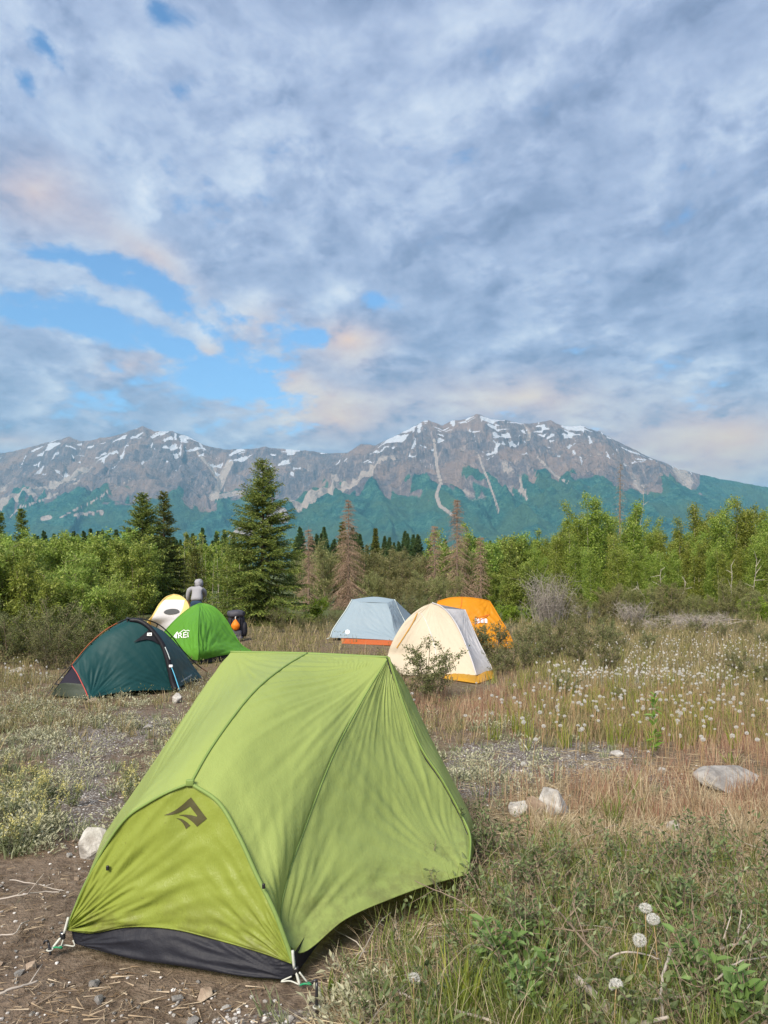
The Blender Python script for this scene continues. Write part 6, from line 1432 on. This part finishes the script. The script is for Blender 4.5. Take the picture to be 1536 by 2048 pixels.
def stone_mesh(seed, sx, sy, sz, m, sub=3, cut=7):
    """angular broken stone: hull of scattered points, edges chipped, faces roughened"""
    g = rnd(seed); bm = bmesh.new()
    for p in rvec(g, 15) * g.uniform(.8, 1.1, (15, 1)): bm.verts.new(p)
    r = bmesh.ops.convex_hull(bm, input=bm.verts[:])
    bmesh.ops.delete(bm, geom=[v for v in bm.verts if not v.link_faces], context='VERTS')
    if sub > 2:
        bmesh.ops.bevel(bm, geom=bm.edges[:], offset=.05, segments=1, affect='EDGES', profile=.5); bmesh.ops.triangulate(bm, faces=bm.faces[:])
        for _ in range(2): bmesh.ops.subdivide_edges(bm, edges=bm.edges[:], cuts=1); bmesh.ops.triangulate(bm, faces=bm.faces[:])
    for v in bm.verts:
        p = np.array(v.co); q = 1 + (.035 * mnoise.noise(Vector(p * 3.1) + Vector((seed, 0, 0))) + .03 * mnoise.noise(Vector(p * 8) + Vector((0, seed, 0))) if sub > 2 else 0)
        v.co = Vector((p[0] * sx * q, p[1] * sy * q, p[2] * sz * q))
    me = bpy.data.meshes.new('stone'); bm.to_mesh(me); bm.free(); me.materials.append(m)
    return me
def stone(seed, pxx, py, wpx, hpx, m, label, rz=0.0, tilt=(0, 0), dep=.8):
    c = gp(pxx, py); w_ = wpx * c[1] / F / 2 * 1.2; h_ = hpx * c[1] / F / 2 * 1.2
    tag(obj('stone', stone_mesh(seed, w_, w_ * dep, h_, m), None, (c[0], c[1] + w_ * dep * .5, float(gz(c[0], c[1])) + h_ * .5), (tilt[0], tilt[1], rz)), label, 'stone')
stone(3, 188, 1708, 68, 72, MS[0], 'angular white stone wedged against the big green tent', .3, (.2, -.35))
stone(5, 1125, 1628, 74, 86, MS[0], 'upright streaked white stone in dry grass beside shrubs', .2, (0, .1))
stone(7, 1078, 1628, 52, 60, MS[2], 'cream stone leaning beside the upright streaked one', .9)
stone(8, 1042, 1628, 54, 34, MS[0], 'low white stone half covered by shrub leaves', .1)
stone(31, 1472, 1578, 120, 48, MS[1], 'broad flat pale rock with a leafy rosette on its edge', .4, (.1, 0), .9)
stone(10, 353, 1402, 22, 24, MS[0], 'white block of stone at the teal tent guy line', .3)
stone(11, 183, 1402, 24, 16, MS[2], 'tan rounded stone at the teal tent corner', .5)
stone(12, 408, 1988, 34, 22, MS[2], 'tan wedge shaped pebble on the bare soil before the tent', .9)
stone(13, 1040, 1442, 24, 16, MS[0], 'pale rounded stone at the edge of the reddish stalks', .5)
stone(14, 1325, 1545, 22, 16, MS[0], 'bluish white stone lying in flattened straw', .5)
stone(15, 1235, 1512, 26, 14, MS[0], 'thin white stone on the gravel patch edge', .5)
stone(16, 1348, 1660, 30, 26, MS[0], 'small white stone under a green grass clump', .5)
stone(17, 60, 1925, 24, 18, MS[2], 'tan pebble on bare soil near the pale cord', .5)
stone(18, 296, 1455, 20, 14, MS[1], 'light pebble among silver mat plants near teal tent', .5)
stone(19, 30, 1345, 40, 14, MS[0], 'flat pale rock in grass beside dandelion stalks', .5)
pm = [stone_mesh(700 + i, 1, .8, .6, MS[i % 3], 2, 5) for i in range(6)]
sp_, P_, Q_ = scatter(31, 900, W0, 760, 1430, 2100, lambda P, Q, x, y: np.clip(.10 + .75 * soil_mask(x, y) + .4 * gravel_mask(x, y), 0, 1))
sp2, _, _ = scatter(32, 300, 760, 1500, 1440, 1620, lambda P, Q, x, y: np.clip(gravel_mask(x, y), 0, 1))
allp = np.concatenate([sp_, sp2]); sz = G.uniform(.0045, .013, len(allp)) * (1 + 1.2 * (G.random(len(allp)) < .12)); o_ = np.argsort(-sz / allp[:, 1])
for k in o_[:260]:
    tag(obj('pebble', pm[k % 6], None, tuple(allp[k] + [0, 0, sz[k] * .3]), (G.uniform(-.3, .3), G.uniform(-.3, .3), G.uniform(0, 6.28)), (sz[k],) * 3), 'small loose pebble on the bare stony soil', 'pebble', 'loose pebbles on the soil')
sp_, P_, Q_ = scatter(33, 9000, W0, 1500, 1420, 2120, lambda P, Q, x, y: np.clip(gravel_mask(x, y) * 1.1 + .12 * soil_mask(x, y), 0, 1))
bm = bmesh.new(); bmesh.ops.create_icosphere(bm, subdivisions=1, radius=1.0); gv = [np.array([v.co[:] for v in bm.verts]) * [1, .8, .55]]; gt = np.array([[v.index for v in f.verts] for f in bm.faces]); bm.free()
V, T = replicate([(gv[0] * .010, gt), (gv[0] * [.007, .009, .007], gt)], sp_ + [0, 0, .002], G, .4, 1.3, 0); stuff('gravel', 'pale gravel on the open patch and path', V, T, leafmat('gravel_stone', [(.24, .22, .20), (.38, .36, .34), (.52, .50, .48), (.62, .60, .58)], 0, .9, .2))

# --- dandelion seed heads
def dandelion_meshes():
    hs = []; bm = bmesh.new(); bmesh.ops.create_icosphere(bm, subdivisions=1, radius=.005); core = (np.array([v.co[:] for v in bm.verts]), np.array([[v.index for v in f.verts] for f in bm.faces])); bm.free()
    for var in range(5):
        g = rnd(900 + var); n = 170; D = rvec(g, n); R = .024 * g.uniform(.85, 1.1, (n, 1))
        if var == 3: D = D[D @ unit(np.array([.5, .3, .6])) > -.25]
        if var == 4: D = D[(D @ unit(np.array([-.4, .5, .2])) > -.1) & (g.random(len(D)) < .75)]
        n = len(D); R = R[:n]; fil = needles(np.zeros((n, 3)), D, R[:, 0], .0011, g); st = []
        for k in range(6):
            d = unit(np.cross(D, rvec(g, n))) + D * .5; st.append(needles(D * R * .92, d, .0105, .0014, g))
        hs.append(mesh_np('seed_head', *cat_t([fil] + st), False, [ML['fluff']]))
    co = mesh_np('core', *core, True, [plain('seed_core', (.20, .15, .08), .8)])
    stems = []
    for k in range(3):
        P = np.array([[0, 0, -.02], [.004 * (k - 1), .003, .1], [.012 * (k - 1), .004 * k, .2], [.022 * (k - 1), .006 * k, .27]]); stems.append((mesh_np('stem', *tube(curve(P, 7), np.linspace(.0028, .0020, 7), 5), True, [plain('dandelion_stem', (.34, .24, .12), .7)]), P[-1]))
    # spent heads for the far mass
    D2 = rvec(rnd(901), 34); far = cat_t([needles(np.zeros((34, 3)) + [0, 0, .27], D2, .024, .010, rnd(1)), needles(np.array([[0, 0, 0], [0, 0, 0]]), np.array([[0, 0, 1.0], [0, 0, 1.0]]), .27, .005, rnd(2))])
    return hs, co, stems, far
HS, CO, ST, FARD = dandelion_meshes()
def dandelion(head, Y, k, label, group, sc=None):
    h = EYE - (head[1] - HOR) * Y / F; x = (head[0] - 768) * Y / F; z0 = float(gz(x, Y)); me, tip = ST[k % 3]; s_ = max(.25, (h - z0)) / tip[2]
    a = G.uniform(0, 6.283); tx, ty = (tip[0] * math.cos(a) - tip[1] * math.sin(a)), (tip[0] * math.sin(a) + tip[1] * math.cos(a))
    e = empty('dandelion', (x - tx, Y - ty, z0), label, 'dandelion', group, a); f = (h - z0) / tip[2]
    obj('stem', me, e, sc=(1, 1, f)); hd = obj('seed_head', HS[k % 5], e, (tip[0], tip[1], tip[2] * f), (0, 0, a), (lambda q: (q, q, q * G.uniform(.7, 1.0)))(sc or G.uniform(.42, .80))); obj('core', CO, hd)
near_d = [((1306, 1838), 2.85, 'round white dandelion clock touching another in the foreground shrubs'), ((1291, 1816), 2.92, 'white dandelion clock with a brown spot among foreground shrubs'), ((1279, 1880), 2.78, 'half blown cream dandelion head on yellow stalks'), ((1233, 1972), 2.55, 'large white dandelion clock beside the thick grey branch'), ((827, 1958), 2.62, 'ragged white dandelion head low beside the bright grass clump')]
for i, (hd, Y, lb) in enumerate(near_d): dandelion(hd, Y, i, lb, None, .95)
heads = []
def hsamp(n, cx, cy, rx, ry): 
    for _ in range(n): heads.append((G.normal(cx, rx), G.normal(cy, ry)))
hsamp(95, 1170, 1334, 42, 8); hsamp(85, 1300, 1328, 40, 8); hsamp(75, 1390, 1345, 70, 14); hsamp(120, 1260, 1385, 150, 28); hsamp(60, 1440, 1420, 80, 35); hsamp(40, 1120, 1400, 60, 20); hsamp(160, 1340, 1285, 130, 18); hsamp(80, 1450, 1300, 80, 20); hsamp(30, 50, 1325, 38, 14); hsamp(18, 1250, 1440, 130, 20); hsamp(14, 1200, 1440, 200, 60); hsamp(22, 1180, 1290, 50, 20)
heads = [h for h in heads if 1258 < h[1] < 1640 and -200 < h[0] < 1850]
rec = []
for hx, hy in heads:
    zt = G.uniform(.18, .32); Y = (EYE - zt) * F / (hy - HOR); x = (hx - 768) * Y / F
    if not in_tents(np.array([x]), np.array([Y]))[0]: rec.append((Y, hx, hy))
rec.sort()
for i, (Y, hx, hy) in enumerate(rec[:295]):
    if hx < 500: dandelion((hx, hy), Y, i, 'white dandelion clock on a tall stalk left of the teal tent', 'dandelions by the teal tent')
    elif hy < 1310: dandelion((hx, hy), Y, i, 'small white dandelion clock in the far meadow toward the pond', 'dandelions toward the pond')
    elif hy < 1362: dandelion((hx, hy), Y, i, 'white dandelion clock in the dense drift beside olive shrubs', 'dandelions in the dense drift')
    else: dandelion((hx, hy), Y, i, 'white dandelion clock standing among the reddish stalks', 'dandelions among the reddish stalks')
pos = np.array([[(hx - 768) * Y / F, Y, float(gz((hx - 768) * Y / F, Y))] for Y, hx, hy in rec[295:]])
ex, _, _ = scatter(34, 260, 1050, W1, 1262, 1330, None); pos = np.concatenate([pos, ex])
V, T = replicate([FARD], pos, G, .5, .95, .1); stuff('far_dandelions', 'mass of far white dandelion clocks across the meadow', V, T, ML['fluff'])

# --- foreground shrubs: stems with opposite oval leaves
def shrub_mesh(seed, h, nst, spread, LL=.036, LW=.017, gap=.028, lm='fg'):
    g = rnd(seed); wood, LP, LD, LN = [], [], [], []
    def grow(P0, d, ln, depth):
        n = 6; t = np.linspace(0, 1, n)[:, None]; P = P0 + d * ln * t + np.array([0, 0, -.10]) * ln * t ** 2 + np.cumsum(g.normal(0, .018 * ln + .002, (n, 3)), 0)
        wood.append(tri_of(tube(P, np.linspace(.0042, .0014, n) * (1 if depth == 0 else .6), 4, False)))
        k = 0
        for s_ in np.arange(.22 * ln if depth == 0 else .02, ln + .001, gap * g.uniform(.85, 1.2)):
            c = np.array([np.interp(s_ / ln, t[:, 0], P[:, j]) for j in range(3)]); k += 1; az = k * 1.57 + g.uniform(-.3, .3)
            e1 = unit(np.cross(d, [.3, .2, .9])); e2 = np.cross(d, e1)
            for sg in (1, -1):
                o = (e1 * np.cos(az) + e2 * np.sin(az)) * sg
                LP.append(c); LD.append(o + d * .55 + g.normal(0, .2, 3)); LN.append(d + g.normal(0, .3, 3) + [0, 0, .5])
        if depth == 0:
            for _ in range(int(ln / .055)):
                f = g.uniform(.2, .9); c = np.array([np.interp(f, t[:, 0], P[:, j]) for j in range(3)]); grow(c, unit(d * .6 + g.normal(0, .5, 3) + [0, 0, .25]), ln * g.uniform(.18, .42) * (1.1 - f * .5), 1)
    for i in range(nst):
        a = g.uniform(0, 6.283); d = unit(np.array([np.cos(a) * spread * g.uniform(.3, 1.2), np.sin(a) * spread * g.uniform(.3, 1.2), 1.0])); grow(np.array([np.cos(a), np.sin(a), 0]) * g.uniform(0, .04), d, h * g.uniform(.65, 1.05), 0)
    P, D, N = np.array(LP), np.array(LD), np.array(LN); s = g.uniform(.6, 1.15, len(P))
    return [('stems', mesh_np('stems', *cat_t(wood), False, [M_twig])), ('foliage', mesh_np('foliage', *leaves(P, D, N, LL * s, LW * s, .2, True), False, [ML[lm]]))]
SH = [shrub_mesh(1000 + i, .42, 5 + i % 2, .85, .032, .0135, .040) for i in range(5)]
sh_pos = [(940, 1740, 1.0), (985, 1700, 1.0), (1030, 1760, 1.05), (900, 1800, .8), (1090, 1800, 1.1), (1000, 1860, .95), (1150, 1745, .95), (1200, 1830, 1.0), (1270, 1760, .9), (1340, 1830, 1.1), (1400, 1760, 1.0), (1470, 1840, 1.1), (1520, 1770, 1.0), (1120, 1930, 1.0), (1050, 2000, 1.05), (1390, 1960, 1.0), (1480, 2010, 1.05), (1300, 2040, .9), (790, 1905, .55), (720, 1960, .55), (860, 1985, .6), (760, 2040, .6), (1540, 1930, 1.0), (1600, 1850, 1.0), (960, 1940, .8), (1200, 2060, .9), (1420, 2090, 1.0), (1560, 2080, 1.0), (1230, 1700, .7), (1430, 1690, .7), (930, 1660, .6), (970, 1640, .55)]
gsh = rnd(55); sh_pos += [(float(gsh.uniform(960, 1560)), float(gsh.uniform(1690, 2080)), float(gsh.uniform(.7, 1.1))) for _ in range(5)]
sh_labels = {6: 'oval leaved shrub in dry straw in front of the upright streaked stone', 7: 'oval leaved shrub beneath the slanting brown stem', 13: 'oval leaved shrub next to the thick grey fallen branch', 15: 'oval leaved shrub behind the straight grey stick', 28: 'short shrub poking from straw near the dark green grass clump', 29: 'short shrub in straw before the flat pale rock', 30: 'low shrub touching the far end of the big tent hem', 31: 'sparse shrub sprig at the big tent vestibule edge', 18: 'small grey green shrub under the big tent hem', 19: 'low leafy shrub sprig beside the upright tent peg', 20: 'small bushy shrub beside the ragged dandelion head', 0: 'leafy shrub reaching over the big green tent hem'}
for i, (x, y, s_) in enumerate(sh_pos):
    c = gp(x, y); place('foreground_shrub', sh_labels.get(i, 'grey green oval leaved shrub in the tangled growth beside the big tent'), 'shrub', SH[i % 5], (c[0], c[1], float(gz(c[0], c[1]))), G.uniform(0, 6.28), s_ * G.uniform(.85, 1.1), None if i in sh_labels else 'oval leaved shrubs beside the big tent')
BR = [shrub_mesh(1100 + i, .36, 6, .7, .058, .028, .05, 'broad') for i in range(2)]
for i, (x, y, s_, lb) in enumerate([(1045, 1965, 1.0, 'broad leaved fresh green shrub between bright grass clump and thick branch'), (1085, 2020, .9, 'broad leaved fresh green shrub behind the pale crooked stick'), (1440, 2030, 1.0, 'broad leaved fresh green shrub beside the grey slanting branch'), (1010, 1905, .8, 'small broad leaved shrub above the bright grass clump'), (1510, 2060, 1.0, 'broad leaved bright shrub beyond the straight grey stick'), (1350, 1870, .7, 'broad leaved sprig by the paired dandelion clocks')]):
    c = gp(x, y); place('broadleaf_shrub', lb, 'shrub', BR[i % 2], (c[0], c[1], float(gz(c[0], c[1]))), G.uniform(0, 6.28), s_)
def twig_tangle():
    sp_, _, _ = scatter(41, 240, 640, 1750, 1680, 2140, None); parts = []
    for p in sp_:
        a = G.uniform(0, 6.283); l = G.uniform(.12, .45); d = np.array([np.cos(a), np.sin(a), G.uniform(-.02, .5)]); t = np.linspace(0, 1, 5)[:, None]
        parts.append(tri_of(tube(p + [0, 0, .015] + d * l * t + np.array([0, 0, -.25]) * l * t ** 2 * d[2] * 2 + np.cumsum(G.normal(0, .006, (5, 3)), 0), np.linspace(G.uniform(.0018, .0042), .0012, 5), 4, False)))
    V, T = cat_t(parts); V[:, 2] = np.maximum(V[:, 2], gz(V[:, 0], V[:, 1]) + .002); stuff('dead_twigs', 'tangle of thin dead grey twigs under the foreground shrubs', V, T, ML['grey'])
twig_tangle()
# --- single plants
def plant_tuft(pxx, py, seed, n, L, Wd, spread, bend, m, label, cat='grass clump', name='grass_clump'):
    c = gp(pxx, py); tag(obj(name, mesh_np(name, *tuft(seed, n, L, Wd, .035, spread, bend, 4), False, [m]), None, (c[0], c[1], float(gz(c[0], c[1])))), label, cat)
plant_tuft(925, 2035, 1201, 60, .34, .010, .35, .35, ML['ygrass'], 'bright yellow green grass clump with reddish stalks near thick branch')
plant_tuft(1262, 1965, 1202, 26, .30, .008, .25, .2, ML['ygrass'], 'yellow stalk clump under the half blown dandelion head')
plant_tuft(1228, 1648, 1203, 60, .26, .006, .4, .4, ML['grass'], 'dark green grass clump behind a small white stone')
plant_tuft(1465, 1530, 1204, 22, .16, .022, .8, .3, ML['grass'], 'broad leaved rosette on the flat pale rock', 'plant', 'leaf_rosette')
plant_tuft(660, 1985, 1205, 24, .12, .014, .8, .3, ML['grass'], 'small broad leaved tuft at the strapped tent corner', 'plant', 'leaf_rosette')
plant_tuft(1390, 1620, 1206, 50, .40, .004, .25, .5, ML['dry'], 'tall pale dry grass clump near the flat pale rock')
plant_tuft(1290, 1610, 1207, 50, .42, .004, .3, .6, ML['dry'], 'tall arching straw clump beside the dark green clump')
plant_tuft(1490, 1690, 1208, 50, .42, .004, .25, .5, ML['dry'], 'tall straw clump in front of the flat pale rock')
plant_tuft(1100, 1668, 1209, 40, .26, .004, .5, .6, ML['dry'], 'dry straw clump below the upright streaked stone')
def sapling(pxx, py, top, label):
    c = gp(pxx, py); h = (py - top) * c[1] / F; g = rnd(int(pxx)); t = np.linspace(0, 1, 8)[:, None]; P = np.array([.02, 0, h]) * t + np.cumsum(g.normal(0, .006, (8, 3)), 0)
    e = empty('sapling', (c[0], c[1], float(gz(c[0], c[1]))), label, 'sapling'); obj('stem', mesh_np('stem', *tube(P, np.linspace(.005, .002, 8), 5), True, [M_stem]), e)
    n = 44; k = g.uniform(.15, 1, n); q = np.stack([np.interp(k, t[:, 0], P[:, i]) for i in range(3)], 1); D = np.c_[g.normal(0, .7, (n, 2)), g.uniform(-.2, .8, n)]
    obj('foliage', mesh_np('foliage', *leaves(q, D, unit(g.normal(0, .4, (n, 3)) + [0, 0, 1]), g.uniform(.06, .10, n), g.uniform(.02, .03, n), .15, True), False, [ML['bright']]), e)
sapling(1306, 1515, 1385, 'bright green leafy sapling standing alone before the dandelions')
# yellow flowered herbs on the left
def flower_herb(seed):
    g = rnd(seed); st, FP, FD, LP, LD = [], [], [], [], []
    for i in range(13):
        a = g.uniform(0, 6.283); l = g.uniform(.12, .28); d = unit(np.array([np.cos(a) * .35, np.sin(a) * .35, 1.0])); P = np.array([np.cos(a), np.sin(a), 0]) * g.uniform(0, .07) + d * l * np.linspace(0, 1, 4)[:, None]
        st.append(tri_of(tube(P, [.002, .0018, .0015, .001], 3, False))); m = 15; k = g.uniform(.72, 1.03, m); FP.append(P[0] + (P[-1] - P[0]) * k[:, None] + g.normal(0, .007, (m, 3))); FD.append(rvec(g, m) + [0, 0, .4])
        m = 14; k = g.uniform(.05, .7, m); LP.append(P[0] + (P[-1] - P[0]) * k[:, None]); LD.append(np.c_[g.normal(0, 1, (m, 2)), g.uniform(0, 1, m)])
    FP, FD, LP, LD = map(np.concatenate, (FP, FD, LP, LD)); nn = lambda n: unit(g.normal(0, .6, (n, 3)) + [0, 0, 1])
    return [('stems', mesh_np('stems', *cat_t(st), False, [M_stem])), ('leaves', mesh_np('leaves', *leaves(LP, LD, nn(len(LP)), .035, .010), False, [ML['silverg']])), ('flowers', mesh_np('flowers', *leaves(FP, FD, nn(len(FP)), .012, .011), False, [ML['yflower']]))]
FH = [flower_herb(1300 + i) for i in range(3)]
for i, (x, y, s_) in enumerate([(15, 1640, 1.0), (60, 1610, 1.05), (100, 1640, .9), (30, 1580, .9), (110, 1590, .9), (5, 1700, 1.0), (50, 1690, .95), (75, 1560, .8), (-40, 1660, 1.0), (-60, 1600, 1.0), (140, 1610, .8), (5, 1545, .8)]):
    c = gp(x, y); place('flowering_herb', 'pale yellow flowering herb clump on the stony path edge', 'flower', FH[i % 3], (c[0], c[1], float(gz(c[0], c[1]))), G.uniform(0, 6.28), s_, 'yellow flowering herbs on the left')
for i, (x, y, s_) in enumerate([(290, 1580, 1.0), (320, 1545, 1.0), (345, 1510, .95), (270, 1600, .9), (250, 1560, .8), (355, 1480, .8)]):
    c = gp(x, y); place('flowering_herb', 'sparse yellow flowering herb beside the big green tent wall', 'flower', FH[i % 3], (c[0], c[1], float(gz(c[0], c[1]))), G.uniform(0, 6.28), s_, 'yellow flowering herbs beside the green tent')
# --- sticks
def stick(pts, r0, r1, label, m=None, twigs=0):
    P = curve(np.array(pts), 18); g = rnd(int(abs(pts[0][0]) * 1000) + 3); P = P + np.cumsum(g.normal(0, .0015, P.shape), 0)
    o = P[0].copy(); e = empty('stick', tuple(o), label, 'branch'); obj('wood', mesh_np('wood', *tube(P - o, np.linspace(r0, r1, 18), 7), True, [m or M_gbark]), e)
    for k in range(twigs):
        i = int(g.uniform(4, 15)); d = unit(P[i + 1] - P[i]) * .5 + g.normal(0, .5, 3) + [0, 0, .35]; obj('twig', mesh_np('twig', *tube(P[i] - o + unit(d) * g.uniform(.06, .16) * np.linspace(0, 1, 4)[:, None], np.linspace(r1 * .9, r1 * .4, 4), 5), True, [m or M_gbark]), e)
def gq(x, y, z): return gp(x, y, z)
stick([gq(1150, 1955, .10), gq(1190, 1985, .07), (gq(1230, 2020, .04)), gq(1290, 2075, .02)], .017, .013, 'thick grey fallen branch beside the large dandelion clock', None, 3)
stick([gq(800, 1985, .03), gq(880, 2008, .035), gq(960, 2035, .05), gq(985, 2044, .05), gq(1010, 2055, .02)], .006, .005, 'pale crooked stick lying below the bright grass clump', None, 1)
stick([gq(1060, 1900, .01), gq(1000, 1860, .10), gq(920, 1800, .19), gq(835, 1762, .22)], .0042, .0018, 'long thin reddish stem arching in front of the tent hem', M_twig, 4)
stick([gq(1085, 1790, .02), gq(1120, 1830, .12), gq(1180, 1900, .14), gq(1225, 1945, .05)], .006, .004, 'slanting brown stem through the foreground shrubs', M_twig, 4)
stick([gq(1205, 1950, .03), gq(1225, 1915, .12), gq(1270, 1905, .14), gq(1315, 1920, .11)], .0045, .003, 'thin pale arched twig above the large dandelion clock')
stick([gq(1342, 1895, .16), gq(1328, 1940, .14), gq(1322, 1990, .10), gq(1330, 2060, .02)], .006, .005, 'upright crooked pale stick beside paired dandelion clocks')
stick([gq(1400, 1915, .03), gq(1450, 1895, .08), gq(1500, 1885, .10), gq(1560, 1880, .08)], .006, .005, 'grey branch slanting through the right hand shrubs', None, 3)
stick([gq(1260, 2010, .05), gq(1330, 2000, .06), gq(1400, 2002, .06), gq(1450, 2010, .04)], .005, .004, 'straight grey stick lying behind the thick branch', None, 2)
stick([gq(1430, 1960, .12), gq(1480, 1925, .14), gq(1536, 1915, .12)], .004, .003, 'thin curved twig among right hand shrubs')
stick([gq(-20, 1990, .012), gq(25, 1975, .02), gq(70, 1962, .012)], .006, .004, 'short pale stick on the bare soil', None, 1)
stick([gq(0, 1800, .01), gq(45, 1795, .02), gq(85, 1788, .015), gq(120, 1790, .008)], .004, .003, 'thin straw like twig on bare soil left of the tent', M_gbark, 2)
stick([gq(0, 1870, .01), gq(30, 1865, .03), gq(42, 1848, .03), gq(60, 1838, .01)], .0035, .0025, 'curled pale twig on bare soil')
stick([gq(20, 1760, .01), gq(70, 1765, .03), gq(130, 1778, .01)], .003, .0025, 'grey twig near the leafy litter left of the tent', None, 2)
stick([gq(70, 2010, .008), gq(110, 1990, .014), gq(160, 1985, .008)], .003, .002, 'thin brown rootlet on bare soil before the tent', M_twig)
